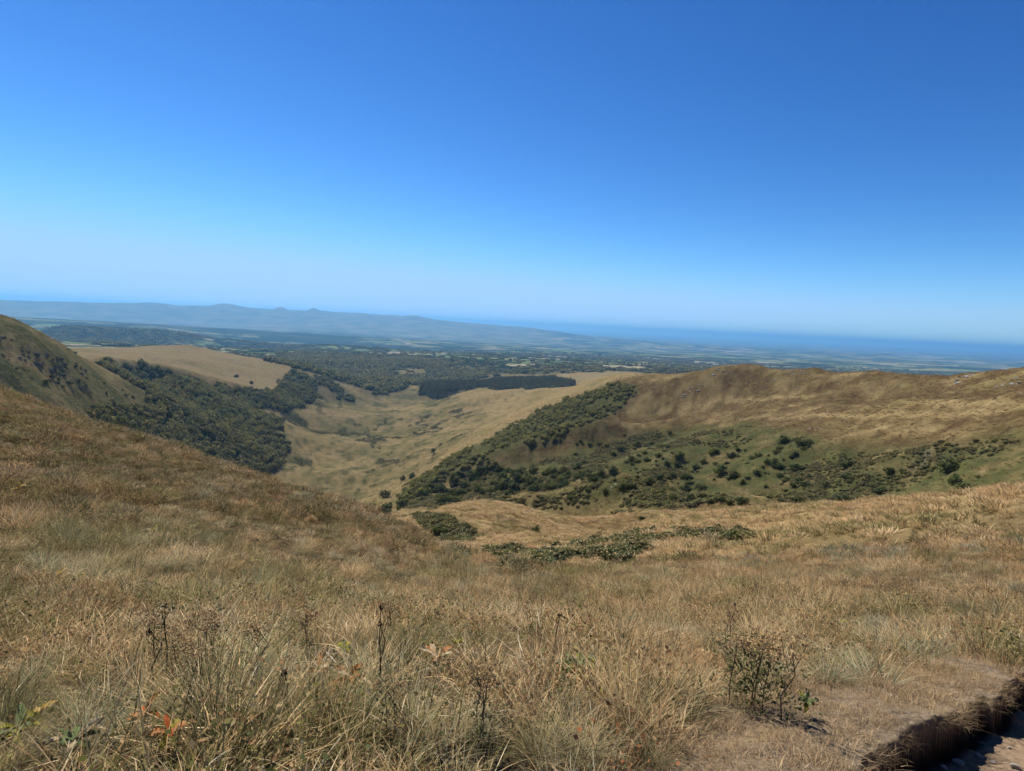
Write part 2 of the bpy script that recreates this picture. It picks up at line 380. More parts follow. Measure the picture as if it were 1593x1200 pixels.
WC = [(650, 614), (652, 601), (672, 595), (720, 589), (800, 587), (860, 589), (896, 598), (885, 606), (745, 606), (700, 617), (680, 619)]
WR = [(605, 783), (640, 748), (700, 714), (740, 693), (785, 668), (840, 640), (900, 614), (950, 598), (988, 597), (992, 610), (962, 640), (942, 652), (900, 668), (850, 688), (780, 711), (720, 735), (690, 748), (640, 790)]
WR2 = [(600, 797), (690, 748), (770, 724), (830, 733), (900, 738), (965, 745), (965, 776), (900, 770), (800, 775), (700, 787)]
WR3 = [(960, 700), (1040, 690), (1150, 690), (1260, 715), (1270, 785), (1050, 785), (960, 775)]
WR4 = [(880, 690), (1010, 668), (1100, 690), (1000, 720), (960, 745), (900, 740)]
mWL = np.maximum(region(WL, 560, 1900, 1), region([(425, 605), (450, 588), (480, 577), (520, 598), (560, 612), (600, 606), (640, 600), (640, 606), (590, 616), (545, 624), (505, 615), (487, 628), (465, 634)], 1350, 2600, 1) * np.clip(0.75 + 1.2 * fbm(GX / 70, GY / 70, 77, 3), 0, 1)); mWM = region(WM, 1900, 5000, 1); mWC = region(WC, 1840, 2350, 1) * np.clip(0.85 + 0.8 * fbm(GX / 30, GY / 30, 78, 3), 0, 1); mWR = region(WR, 470, 1040, 2)
GREEN_R = [(620, 790), (770, 722), (900, 690), (1010, 672), (1080, 665), (1150, 655), (1260, 676), (1330, 700), (1450, 690), (1593, 672), (1800, 640), (1800, 760), (1593, 770), (1050, 795), (700, 795)]
RUST_R = [(985, 655), (1050, 610), (1130, 585), (1200, 578), (1400, 588), (1593, 580), (1900, 540), (1900, 600), (1593, 628), (1400, 632), (1250, 640), (1100, 655), (1040, 690), (1000, 690)]
LMT = [(-500, 300), (0, 480), (80, 515), (140, 560), (225, 605), (230, 635), (150, 640), (140, 700), (-500, 700)]
n1 = fbm(GA * 22, GL * 22, 71, 4); n2 = fbm(GA * 90, GL * 70, 72, 4); n3 = fbm(GA * 9, GL * 14, 73, 3)
woods = np.clip(mWL + mWM + mWC, 0, 1)
green = region(GREEN_R, 180, 700, 5) * np.clip(0.75 + 0.7 * n1 + 0.5 * n2, 0, 1)
green = np.maximum(green, mWR * 0.9)
green = np.maximum(green, region(LMT, 450, 1050, 4) * np.clip(0.62 + 0.8 * n1 + 0.3 * n2, 0, 1))
rust = region(RUST_R, 300, 1000, 6) * np.clip(0.8 + 1.0 * n1 + 0.6 * n2, 0, 1)
HOLLOW = [(745, 856), (800, 848), (880, 846), (960, 832), (1040, 822), (1120, 826), (1205, 834), (1180, 842), (1060, 845), (985, 868), (930, 892), (880, 912), (826, 918), (780, 900), (750, 872)]
STRIP = [(590, 790), (680, 783), (780, 776), (880, 776), (960, 790), (1000, 800), (930, 800), (850, 790), (760, 790), (700, 800), (660, 812), (620, 810)]
hol = region(HOLLOW, 30, 130, 4) * np.clip(0.75 + 1.3 * fbm(GX / 6, GY / 6, 75, 3), 0, 1); strip = region(STRIP, 150, 300, 4) * np.clip(0.8 + 1.2 * fbm(GX / 12, GY / 12, 76, 3), 0, 1)
side = region([(640, 800), (700, 800), (735, 820), (760, 842), (700, 845), (660, 830)], 60, 260, 4)
strip = np.maximum(strip, side * 0.8)
green = np.maximum(green, np.maximum(hol, strip) * np.clip(0.9 + 0.4 * n2, 0, 1))
floorv = region([(400, 770), (430, 640), (480, 610), (640, 600), (720, 620), (760, 650), (700, 700), (600, 780), (500, 800)], 700, 2300, 6)
# dark rushes along the drains of the valley floor
drain = np.exp(-(np.abs(fbm(GX / 170 + 0.8 * fbm(GX / 300, GY / 300, 81, 3), GY / 210, 82, 4)) / 0.032) ** 2)
rushes = (floorv + 0.7 * region([(700, 690), (640, 700), (560, 760), (600, 780), (640, 750), (760, 660), (870, 610), (800, 600), (700, 620)], 700, 2000, 4)).clip(0, 1)
rushes = rushes * np.clip(drain * 1.2 * sstep(-0.15, 0.25, fbm(GX / 150, GY / 150, 83, 3)) + 0.45 * sstep(0.15, 0.4, n2), 0, 1)
meadow = region([(470, 640), (560, 632), (640, 640), (600, 660), (540, 672), (480, 665)], 1000, 2200, 6) * np.clip(0.6 + n1, 0, 1) * 0.7
green = np.maximum(green, meadow)
green = np.maximum(green, region([(585, 583), (600, 577), (622, 575), (630, 584), (600, 590)], 1900, 4500, 1))
plain = sstep(2500, 3100, R_ + 400 * n3) * (1 - woods)
scarp = region([(130, 556), (200, 562), (260, 572), (330, 588), (420, 612), (330, 606), (260, 590), (170, 572)], 1150, 1600, 2)
rust = np.maximum(rust, scarp * 0.6)
MOOR = [(760, 725), (860, 640), (960, 592), (1100, 570), (2000, 400), (2000, 760), (1593, 775), (1050, 800)]
rust = np.maximum(rust, region([(780, 815), (850, 800), (870, 825), (800, 838), (740, 836)], 60, 200, 6) * np.clip(0.55 + n2, 0, 1))
rust = np.maximum(rust, region([(900, 795), (1000, 785), (1200, 792), (1000, 815), (900, 815)], 100, 230, 6) * np.clip(0.5 + n2, 0, 1))
rust = np.maximum(rust, region(MOOR, 185, 960, 5) * np.clip(0.85 + 0.9 * n1 + 0.6 * n2 + 0.5 * fbm(GX / 12, GY / 12, 74, 3), 0, 1))
green = np.maximum(green, floorv * np.clip(0.5 + 0.9 * n1 + 0.7 * n2, 0, 1) * 0.75)
dark_hill = region([(60, 520), (75, 509), (112, 505), (205, 510), (330, 524), (300, 533), (110, 533)], 5200, 7600, 2)
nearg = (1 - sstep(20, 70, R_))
gn = fbm(GX / 3.2, GY / 3.2, 91, 4)

PX, PY, DEP = project(GX, GY, GZ)

def add_attr(me, name, arr, kind='FLOAT'):
    at = me.attributes.new(name, kind, 'POINT')
    at.data.foreach_set('value' if kind == 'FLOAT' else 'color', np.ascontiguousarray(arr, np.float32).ravel())
def mesh_np(name, verts, faces, mat=None, smooth=True):
    me = bpy.data.meshes.new(name)
    verts = np.ascontiguousarray(verts, np.float32); faces = np.asarray(faces, np.int32)
    k = faces.shape[1]
    me.vertices.add(len(verts)); me.vertices.foreach_set('co', verts.ravel())
    me.loops.add(faces.size); me.loops.foreach_set('vertex_index', faces.ravel())
    me.polygons.add(len(faces)); me.polygons.foreach_set('loop_start', np.arange(len(faces), dtype=np.int32) * k)
    try: me.polygons.foreach_set('loop_total', np.full(len(faces), k, np.int32))
    except Exception: pass
    me.polygons.foreach_set('use_smooth', np.full(len(faces), smooth, bool))
    me.update(calc_edges=True)
    if mat: me.materials.append(mat)
    return me
def link(name, me, parent=None, loc=None):
    o = bpy.data.objects.new(name, me); SC.collection.objects.link(o)
    if parent: o.parent = parent
    if loc is not None: o.location = loc
    return o

na, nl = GZ.shape
idx = np.arange(na * nl).reshape(na, nl)
fq = np.stack([idx[:-1, :-1], idx[1:, :-1], idx[1:, 1:], idx[:-1, 1:]], -1).reshape(-1, 4)
# ------------------------------------------------------------------ materials
def new_mat(name):
    m = bpy.data.materials.new(name); m.use_nodes = True; m.node_tree.nodes.clear()
    return m, m.node_tree
class NT:
    def __init__(s, t): s.t = t
    def n(s, kind, **kw):
        nd = s.t.nodes.new('ShaderNode' + kind)
        for k, v in kw.items(): setattr(nd, k, v)
        return nd
    def put(s, sock, val):
        if isinstance(val, bpy.types.NodeSocket): s.t.links.new(val, sock)
        elif isinstance(val, (tuple, list)) and len(val) == 3 and sock.type == 'RGBA': sock.default_value = (*val, 1)
        else: sock.default_value = val
    def attr(s, name, kind='GEOMETRY'):
        nd = s.n('Attribute'); nd.attribute_type = kind; nd.attribute_name = name; return nd
    def mix(s, f, a, b, blend='MIX'):
        nd = s.n('Mix', data_type='RGBA', blend_type=blend)
        s.put(nd.inputs[0], f); s.put(nd.inputs[6], a); s.put(nd.inputs[7], b); return nd.outputs[2]
    def math(s, op, a, b=0.0, clamp=False):
        nd = s.n('Math', operation=op, use_clamp=clamp); s.put(nd.inputs[0], a); s.put(nd.inputs[1], b); return nd.outputs[0]
    def noise(s, vec, scale, detail=4, rough=0.55):
        nd = s.n('TexNoise'); s.put(nd.inputs['Vector'], vec); nd.inputs['Scale'].default_value = scale
        nd.inputs['Detail'].default_value = detail; nd.inputs['Roughness'].default_value = rough; return nd.outputs[0]
    def ramp(s, f, stops, interp='LINEAR'):
        nd = s.n('ValToRGB'); s.put(nd.inputs[0], f); cr = nd.color_ramp; cr.interpolation = interp
        while len(cr.elements) < len(stops): cr.elements.new(0.5)
        for e, (p, c) in zip(cr.elements, stops): e.position = p; e.color = (*c, 1)
        return nd.outputs[0]
    def sharp(s, f, lo, hi):
        nd = s.n('MapRange', interpolation_type='SMOOTHSTEP'); s.put(nd.inputs[0], f)
        nd.inputs[1].default_value = lo; nd.inputs[2].default_value = hi; return nd.outputs[0]

def ground_material():
    m, t = new_mat('hillside_ground'); N = NT(t)
    geo = N.n('NewGeometry'); pos = geo.outputs['Position']
    A = N.n('SeparateColor'); N.put(A.inputs[0], N.attr('mask_a').outputs['Color'])
    B = N.n('SeparateColor'); N.put(B.inputs[0], N.attr('mask_b').outputs['Color'])
    C = N.n('SeparateColor'); N.put(C.inputs[0], N.attr('mask_c').outputs['Color'])
    big = N.noise(pos, 0.012, 5); med = N.noise(pos, 0.10, 5); sml = N.noise(pos, 0.9, 5, 0.65); tiny = N.noise(pos, 7.0, 4, 0.7)
    straw = N.ramp(med, [(0.3, (0.25, 0.18, 0.078)), (0.5, (0.33, 0.24, 0.108)), (0.7, (0.41, 0.305, 0.145))])
    straw = N.mix(N.sharp(big, 0.5, 0.7), straw, (0.25, 0.205, 0.08))
    straw = N.mix(N.math('MULTIPLY', N.sharp(sml, 0.42, 0.7), 0.6), straw, (0.15, 0.12, 0.045))
    green = N.ramp(med, [(0.3, (0.055, 0.068, 0.024)), (0.5, (0.095, 0.098, 0.034)), (0.68, (0.15, 0.135, 0.05))])
    green = N.mix(N.math('MULTIPLY', N.sharp(sml, 0.45, 0.62), 0.7), green, (0.045, 0.06, 0.025))
    rust = N.ramp(med, [(0.3, (0.09, 0.05, 0.024)), (0.5, (0.118, 0.08, 0.034)), (0.7, (0.165, 0.125, 0.05))])
    wood = N.ramp(med, [(0.3, (0.025, 0.034, 0.014)), (0.7, (0.05, 0.06, 0.025))])
    mott = N.noise(pos, 0.22, 5, 0.7)
    straw = N.mix(N.math('MULTIPLY', N.sharp(mott, 0.48, 0.66), 0.55), straw, (0.17, 0.125, 0.052))
    rust = N.mix(N.math('MULTIPLY', N.sharp(mott, 0.5, 0.66), 0.7), rust, (0.21, 0.15, 0.066)); rust = N.mix(N.math('MULTIPLY', N.sharp(mott, 0.5, 0.34), 0.6), rust, (0.075, 0.062, 0.028))
    col = N.mix(A.outputs[2], straw, rust)
    col = N.mix(A.outputs[1], col, green)
    # the plain: fields, hedges, woods
    vm = N.n('VectorMath', operation='MULTIPLY'); N.put(vm.inputs[0], pos); vm.inputs[1].default_value = (1, 1, 0)
    flat = vm.outputs[0]
    wn_ = N.n('TexNoise'); N.put(wn_.inputs['Vector'], flat); wn_.inputs['Scale'].default_value = 0.004
    va = N.n('VectorMath', operation='MULTIPLY_ADD'); N.put(va.inputs[0], wn_.outputs['Color']); va.inputs[1].default_value = (160, 160, 0); N.put(va.inputs[2], flat)
    # fields, copses and hedges: one layer for each range of distance, since the small ones merge far off
    STOPS = [(0.0, (0.022, 0.034, 0.015)), (0.36, (0.10, 0.135, 0.045)), (0.50, (0.20, 0.24, 0.085)), (0.66, (0.30, 0.28, 0.12)), (0.84, (0.42, 0.35, 0.20))]
    lod = N.attr('lod').outputs['Fac']; pl = None
    for li, (cell, ch) in enumerate(((300.0, 0), (480.0, 1), (620.0, 2))):
        vf = N.n('TexVoronoi'); N.put(vf.inputs['Vector'], va.outputs[0]); vf.inputs['Scale'].default_value = 1 / cell
        sc_ = N.n('SeparateColor'); N.put(sc_.inputs[0], vf.outputs['Color'])
        fc = N.ramp(sc_.outputs[ch], STOPS, 'CONSTANT')
        ve = N.n('TexVoronoi', feature='DISTANCE_TO_EDGE'); N.put(ve.inputs['Vector'], va.outputs[0]); ve.inputs['Scale'].default_value = 1 / cell
        fc = N.mix(N.math('SUBTRACT', 1.0, N.sharp(ve.outputs[0], 0.02, 0.06)), fc, (0.03, 0.042, 0.018))
        pl = fc if pl is None else N.mix(N.math('SUBTRACT', lod, li - 1.0, True), pl, fc)
    tn = N.sharp(N.noise(flat, 0.011, 4), 0.55, 0.6)
    pl = N.mix(N.math('MULTIPLY', tn, 0.6), pl, (0.03, 0.042, 0.018))
    pl = N.mix(N.math('MULTIPLY', N.attr('upland').outputs['Fac'], 0.85), pl, N.ramp(N.noise(flat, 0.0016, 5, 0.6), [(0.35, (0.12, 0.14, 0.07)), (0.5, (0.22, 0.21, 0.12)), (0.65, (0.30, 0.26, 0.16))]))
    pl = N.mix(B.outputs[1], pl, (0.028, 0.04, 0.018))
    col = N.mix(B.outputs[2], col, pl)
    col = N.mix(A.outputs[0], col, wood)
    col = N.mix(N.math('MULTIPLY', C.outputs[0], 0.85), col, (0.05, 0.058, 0.028))
    rock = N.ramp(sml, [(0.3, (0.22, 0.18, 0.13)), (0.7, (0.42, 0.36, 0.27))])
    col = N.mix(B.outputs[0], col, rock)
    # near: thatch, worn turf, trodden soil
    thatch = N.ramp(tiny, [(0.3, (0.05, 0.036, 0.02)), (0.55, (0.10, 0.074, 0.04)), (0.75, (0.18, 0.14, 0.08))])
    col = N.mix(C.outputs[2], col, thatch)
    worn = N.ramp(N.noise(pos, 24.0, 6, 0.7), [(0.3, (0.16, 0.118, 0.075)), (0.7, (0.30, 0.235, 0.155))])
    col = N.mix(C.outputs[1], col, worn)
    soil = N.ramp(N.noise(pos, 30.0, 7, 0.72), [(0.3, (0.17, 0.118, 0.075)), (0.5, (0.25, 0.18, 0.115)), (0.72, (0.34, 0.25, 0.165))])
    soil = N.mix(N.attr('bank_shade').outputs['Fac'], soil, (0.032, 0.023, 0.016))  # shade of the bank wall painted in as near-black soil
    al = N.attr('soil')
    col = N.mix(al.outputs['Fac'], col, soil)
    b1 = N.n('Bump'); b1.inputs['Strength'].default_value = 0.55; b1.inputs['Distance'].default_value = 0.9; N.put(b1.inputs['Height'], sml)
    b2 = N.n('Bump'); b2.inputs['Strength'].default_value = 0.6; b2.inputs['Distance'].default_value = 0.03
    N.put(b2.inputs['Height'], N.noise(pos, 26.0, 6, 0.75)); N.put(b2.inputs['Normal'], b1.outputs[0])
    bs = N.n('BsdfDiffuse'); N.put(bs.inputs['Color'], col); N.put(bs.inputs['Normal'], b2.outputs[0]); bs.inputs['Roughness'].default_value = 0.6
    o = N.n('OutputMaterial'); t.links.new(bs.outputs[0], o.inputs['Surface'])
    return m

def leafy(name, trans=0.35, cols=None, tint='INSTANCER', var=0.35, soft=0.25, form=0.5, gloss=0.0):
    """blades and leaves: colour from the instance (or a fixed pair), varied per blade"""
    m, t = new_mat(name); N = NT(t)
    rv = N.attr('rv').outputs['Fac']; tt_ = N.attr('t').outputs['Fac']
    if cols is None:
        c = N.attr('tint', 'INSTANCER').outputs['Color']
        c2 = N.mix(0.6, c, (0.60, 0.45, 0.24)); c3 = N.mix(0.65, c, (0.085, 0.06, 0.026))
        c = N.mix(N.sharp(rv, 0.55, 0.95), c, c2); c = N.mix(N.math('SUBTRACT', 1.0, N.sharp(rv, 0.05, 0.4)), c, c3)
    else:
        c = N.ramp(rv, [(k / max(1, len(cols) - 1), cc) for k, cc in enumerate(cols)])
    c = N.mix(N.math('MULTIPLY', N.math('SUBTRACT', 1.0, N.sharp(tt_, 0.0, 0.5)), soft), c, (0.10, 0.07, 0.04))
    d = N.n('BsdfDiffuse'); N.put(d.inputs['Color'], c)
    tr = N.n('BsdfTranslucent'); N.put(tr.inputs['Color'], c)
    vt = N.n('VectorTransform', vector_type='NORMAL', convert_from='OBJECT', convert_to='WORLD'); N.put(vt.inputs[0], N.attr('fn').outputs['Vector'])
    mv = N.n('Mix', data_type='VECTOR'); mv.inputs[0].default_value = form; N.put(mv.inputs[4], N.n('NewGeometry').outputs['Normal']); N.put(mv.inputs[5], vt.outputs[0])
    nv = N.n('VectorMath', operation='NORMALIZE'); N.put(nv.inputs[0], mv.outputs[1]); N.put(d.inputs['Normal'], nv.outputs[0])
    mx = N.n('MixShader'); mx.inputs[0].default_value = trans
    t.links.new(d.outputs[0], mx.inputs[1]); t.links.new(tr.outputs[0], mx.inputs[2])
    if gloss:                                            # dry stems glint against the sun
        gl = N.n('BsdfGlossy'); gl.inputs['Roughness'].default_value = 0.42; gl.inputs['Color'].default_value = (0.95, 0.76, 0.48, 1)
        m2 = N.n('MixShader'); m2.inputs[0].default_value = gloss; t.links.new(mx.outputs[0], m2.inputs[1]); t.links.new(gl.outputs[0], m2.inputs[2]); mx = m2
    o = N.n('OutputMaterial'); t.links.new(mx.outputs[0], o.inputs['Surface'])
    return m
def plain_mat(name, a, b, scale=8.0, bump=0.4, dist=0.05):
    m, t = new_mat(name); N = NT(t)
    tc = N.n('TexCoord').outputs['Object']
    f = N.noise(tc, scale, 6, 0.65)
    c = N.ramp(f, [(0.3, a), (0.7, b)])
    bm_ = N.n('Bump'); bm_.inputs['Strength'].default_value = bump; bm_.inputs['Distance'].default_value = dist
    N.put(bm_.inputs['Height'], N.noise(tc, scale * 2.5, 6, 0.7))
    d = N.n('BsdfDiffuse'); N.put(d.inputs['Color'], c); N.put(d.inputs['Normal'], bm_.outputs[0]); d.inputs['Roughness'].default_value = 0.7
    o = N.n('OutputMaterial'); t.links.new(d.outputs[0], o.inputs['Surface'])
    return m

# ------------------------------------------------------------------ terrain
rockm = np.zeros_like(GZ)
rockm = np.maximum(rockm, region([(950, 760), (945, 750), (955, 744), (964, 752), (962, 760)], 250, 600, 1) * 0.9)
rockm = np.maximum(rockm, region([(1405, 730), (1450, 712), (1452, 720), (1420, 733)], 180, 500, 1) * 0.6)
ridge_rock = region([(1010, 592), (1040, 584), (1120, 578), (1240, 576), (1300, 584), (1240, 590), (1100, 596)], 650, 900, 2)
fw_ = sstep(7000, 15000, R_)
pw = sstep(0.10, 0.24, 0.8 * fbm(GX / 900, GY / 900, 101, 4) * (1 - 0.6 * fw_) + 0.25 * fbm(GX / 220, GY / 220, 102, 3) * (1 - fw_) + (0.35 + 0.6 * fw_) * fbm(GX / 3600, GY / 3600, 103, 4) + 0.06 * fw_)
pw = np.maximum(pw * plain, dark_hill)
pw = pw * (1 - 0.6 * sstep(9000, 14000, R_))
upland = sstep(14500, 18500, R_) * (1 - sstep(-0.02, 0.14, GA)) * (1 - sstep(32000, 40000, R_))
pw = pw * (1 - 0.8 * upland)
pw = np.maximum(pw, dark_hill)
plain = np.maximum(plain, dark_hill)
hedge_dots = np.maximum(pw, 0.10 * plain) * (R_ < 8800)
one = np.ones_like(GZ)
track = np.zeros_like(GZ)
for tr_ in ([(1150, 652), (1250, 647), (1400, 643), (1520, 640), (1593, 632)], [(1330, 632), (1450, 625), (1593, 628)], [(1030, 640), (1130, 622), (1260, 618)]):
    W_ = np.array([pick(px_, py_, 200)[:2] for px_, py_ in tr_])
    for a, b in zip(W_[:-1], W_[1:]):
        d = b - a; L = np.hypot(*d); d = d / L; t = np.clip((GX - a[0]) * d[0] + (GY - a[1]) * d[1], 0, L)
        track = np.maximum(track, 1 - sstep(2.0, 6.0, np.hypot(GX - a[0] - d[0] * t, GY - a[1] - d[1] * t) + 2.5 * n2))
rust = rust * (1 - 0.9 * track); green = green * (1 - 0.9 * track)
gm = ground_material()
VERT = np.stack([GX, GY, GZ], -1).reshape(-1, 3)
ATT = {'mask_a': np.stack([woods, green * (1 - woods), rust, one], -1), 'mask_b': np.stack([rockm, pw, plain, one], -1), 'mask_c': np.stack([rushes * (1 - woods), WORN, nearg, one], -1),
       'upland': upland, 'lod': sstep(5500, 10000, R_) + sstep(11000, 20000, R_), 'soil': SOIL, 'bank_shade': sstep(0.0, 0.02, SD) * (1 - sstep(0.07, 0.13, SD))}
i4 = np.arange(GZ.size).reshape(GZ.shape)
QF = np.stack([i4[:-1, 1:], i4[1:, 1:], i4[1:, :-1], i4[:-1, :-1]], -1).reshape(-1, 4)
fr_ = R_.ravel()[QF].mean(1); fp_ = (SD * (SD < 1.3)).ravel()[QF].min(1) > 0.015
def ground_piece(name, label, sel):
    F_ = QF[sel]; used, inv = np.unique(F_, return_inverse=True)
    me = mesh_np(name, VERT[used], inv.reshape(-1, 4), gm)
    for k_, A_ in ATT.items():
        if A_.ndim == 3: add_attr(me, k_, A_.reshape(-1, 4)[used], 'FLOAT_COLOR')
        else: add_attr(me, k_, A_.ravel()[used])
    o = link(name, me); o['kind'] = 'structure'; o['label'] = label
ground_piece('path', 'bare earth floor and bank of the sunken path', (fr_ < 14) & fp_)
ground_piece('near_slope', 'grassy slope and spur we stand on', (fr_ < 62) & ~((fr_ < 14) & fp_))
ground_piece('hills', 'hillsides round the bowl, the valley floor and the pale plateau', (fr_ >= 62) & (fr_ < 2700))
ground_piece('plain', 'wide plain of fields and woods with a blue range behind', fr_ >= 2700)

# ------------------------------------------------------------------ haze
hz = bmesh.new(); bmesh.ops.create_cube(hz, size=1)
zl, zt = float(GZ.min()) - 5, float(max(GZ.max(), 2)) + 12
for v_ in hz.verts:
    v_.co = (v_.co.x * 198000, v_.co.y * 198000, zl if v_.co.z < 0 else zt)
hm = bpy.data.meshes.new('haze'); hz.to_mesh(hm); hz.free()
hmat, hn = new_mat('haze')
ho = hn.nodes.new('ShaderNodeOutputMaterial'); hv = hn.nodes.new('ShaderNodeVolumePrincipled')
hv.inputs['Color'].default_value = HAZE_COL; hv.inputs['Absorption Color'].default_value = (0, 0, 0, 1)
hv.inputs['Density'].default_value = HAZE_DENS; hv.inputs['Anisotropy'].default_value = 0.3
hn.links.new(hv.outputs['Volume'], ho.inputs['Volume'])
hm.materials.append(hmat)
haze = link('haze', hm); haze['kind'] = 'stuff'; haze['label'] = 'thin blue haze lying over the distant plain'

# ------------------------------------------------------------------ builders: blades, leaves, bushes
def blades(n, rad, lmin, lmax, spread, curl, w, seg, rg, lean=(0, 0), stiff=1.0):
    a = rg.uniform(0, 2 * np.pi, n); rr = rad * np.sqrt(rg.uniform(0, 1, n)); bx, by = rr * np.cos(a), rr * np.sin(a)
    phi = a + rg.normal(0, 0.7, n); L = rg.uniform(lmin, lmax, n)
    th = np.abs(rg.normal(0, 0.22, n)) + spread * rr / rad; cu = curl * rg.uniform(0.2, 1.3, n)
    s = np.linspace(0, 1, seg + 1)
    X = np.zeros((n, seg + 1)); Y = X.copy(); Z = X.copy(); Z[:, 0] = -0.02
    X[:, 0] = bx; Y[:, 0] = by
    for k in range(1, seg + 1):
        tk = np.minimum(th + cu * (s[k] - 0.5 / seg) ** 1.5, 2.0); dl = L / seg
        X[:, k] = X[:, k - 1] + dl * (np.sin(tk) * np.cos(phi) + lean[0] * s[k]); Y[:, k] = Y[:, k - 1] + dl * (np.sin(tk) * np.sin(phi) + lean[1] * s[k])
        Z[:, k] = Z[:, k - 1] + dl * np.cos(tk)
    tw = rg.uniform(0, np.pi, n)
    wx, wy = np.cos(phi + np.pi / 2 + 0.8 * np.cos(tw)), np.sin(phi + np.pi / 2 + 0.8 * np.cos(tw))
    ww = w * rg.uniform(0.6, 1.3, n)[:, None] * (1 - 0.92 * s[None] ** 1.6) * 0.5
    V1 = np.stack([X + wx[:, None] * ww, Y + wy[:, None] * ww, Z], -1); V2 = np.stack([X - wx[:, None] * ww, Y - wy[:, None] * ww, Z], -1)
    Vt = np.stack([V1, V2], 2).reshape(-1, 3)                     # blade, ring, side
    b = (np.arange(n) * (seg + 1) * 2)[:, None] + (np.arange(seg) * 2)[None]
    Fq = np.stack([b, b + 1, b + 3, b + 2], -1).reshape(-1, 4)
    t = np.repeat(np.tile(s, n), 2); rv = np.repeat(rg.uniform(0, 1, n), (seg + 1) * 2)
    fk = np.stack([1.1 * rr / rad * np.cos(a), 1.1 * rr / rad * np.sin(a), np.full(n, 0.75)], -1); fk /= np.linalg.norm(fk, axis=1, keepdims=True)
    return Vt, Fq, t, rv, np.repeat(fk, (seg + 1) * 2, 0)
def cat(parts):
    Vs, Fs, Ts, Rs = [], [], [], []; o = 0
    Ns = []
    for d_ in parts:
        V_, F_, T_, Rr = d_[:4]; Ns.append(d_[4] if len(d_) > 4 else np.tile([0.0, 0.0, 1.0], (len(V_), 1)))
        Vs.append(V_); Fs.append(F_ + o); Ts.append(T_); Rs.append(Rr); o += len(V_)
    return np.concatenate(Vs), np.concatenate(Fs), np.concatenate(Ts), np.concatenate(Rs), np.concatenate(Ns)
def blade_mesh(name, data, mat):
    V_, F_, T_, Rr = data[:4]; fn = data[4] if len(data) > 4 else np.tile([0.0, 0.0, 1.0], (len(V_), 1))
    me = mesh_np(name, V_, F_, mat, True); add_attr(me, 't', T_); add_attr(me, 'rv', Rr)
    a = me.attributes.new('fn', 'FLOAT_VECTOR', 'POINT'); a.data.foreach_set('vector', np.ascontiguousarray(fn, np.float32).ravel()); return me
def leaf_quads(C, Nrm, size, rg, aspect=1.0):
    n = len(C); r3 = rg.normal(0, 1, (n, 3)); u = np.cross(Nrm, r3); u /= np.linalg.norm(u, axis=1, keepdims=True) + 1e-9
    w = np.cross(Nrm, u); s = np.asarray(size).reshape(-1, 1) * np.ones((n, 1))
    V_ = np.stack([C - u * s * 0.5, C + w * s * 0.35 * aspect, C + u * s * 0.5, C - w * s * 0.35 * aspect], 1).reshape(-1, 3)
    F_ = np.arange(4 * n).reshape(n, 4)
    return V_, F_, np.full(4 * n, 0.8), np.repeat(rg.uniform(0, 1, n), 4)
def crown_data(seed, nleaf=520, w=1.0, h=1.0, leaf=0.13, lobes=13, squat=0.0):
    """leaf clumps over the outsides of many lobes; unit size: width about 1, height about 1"""
    rg = np.random.default_rng(seed); Cs, Ns, S = [], [], []
    for k in range(lobes):
        a = rg.uniform(0, 2 * np.pi); d = 0.42 * math.sqrt(rg.uniform(0, 1)); zc = rg.uniform(0.2, 0.74 - 0.5 * d)
        if k == 0: d, zc = 0.03, 0.70
        rad = rg.uniform(0.09, 0.25) * (1.15 - 0.5 * abs(zc - 0.45))
        c = np.array([d * math.cos(a), d * math.sin(a), zc])
        m_ = nleaf // lobes; v = rg.normal(0, 1, (m_, 3)); v /= np.linalg.norm(v, axis=1, keepdims=True)
        p = c + v * rad * rg.uniform(0.72, 1.06, (m_, 1)); p[:, 2] = np.maximum(p[:, 2], 0.02 + 0.05 * rg.uniform(0, 1, m_))
        Cs.append(p); Ns.append(v + rg.normal(0, 0.35, v.shape) + np.array([0, 0, 0.25])); S.append(np.full(m_, leaf) * rg.uniform(0.6, 1.3, m_))
    # skirt near the ground so that bushes sit on the slope
    m_ = nleaf // 6; a = rg.uniform(0, 2 * np.pi, m_); d = 0.36 * np.sqrt(rg.uniform(0.2, 1, m_))
    Cs.append(np.stack([d * np.cos(a), d * np.sin(a), rg.uniform(0.0, 0.28, m_)], -1)); Ns.append(np.stack([np.cos(a), np.sin(a), 0.4 + 0 * a], -1)); S.append(np.full(m_, leaf * 1.1))
    C = np.concatenate(Cs) * np.array([w, w, h]); Nr = np.concatenate(Ns); Nr /= np.linalg.norm(Nr, axis=1, keepdims=True)
    fo = (C - np.array([0, 0, 0.38 * h])) / np.array([w, w, h]); fo /= np.linalg.norm(fo, axis=1, keepdims=True) + 1e-6; fo = 0.6 * fo + 0.4 * Nr
    return (*leaf_quads(C, Nr, np.concatenate(S), rg), np.repeat(fo, 4, 0))
def tube(pts, rads, sides=6):
    pts = np.array(pts, float); Vs = []
    for i, p in enumerate(pts):
        d = pts[min(i + 1, len(pts) - 1)] - pts[max(i - 1, 0)]; d /= np.linalg.norm(d) + 1e-9
        u = np.cross(d, [0.3, 0.9, 0.1]); u /= np.linalg.norm(u) + 1e-9; w_ = np.cross(d, u)
        for k in range(sides):
            a = 2 * np.pi * k / sides; Vs.append(p + rads[i] * (u * math.cos(a) + w_ * math.sin(a)))
    Fs = []
    for i in range(len(pts) - 1):
        for k in range(sides):
            Fs.append((i * sides + k, i * sides + (k + 1) % sides, (i + 1) * sides + (k + 1) % sides, (i + 1) * sides + k))
    return np.array(Vs), np.array(Fs)

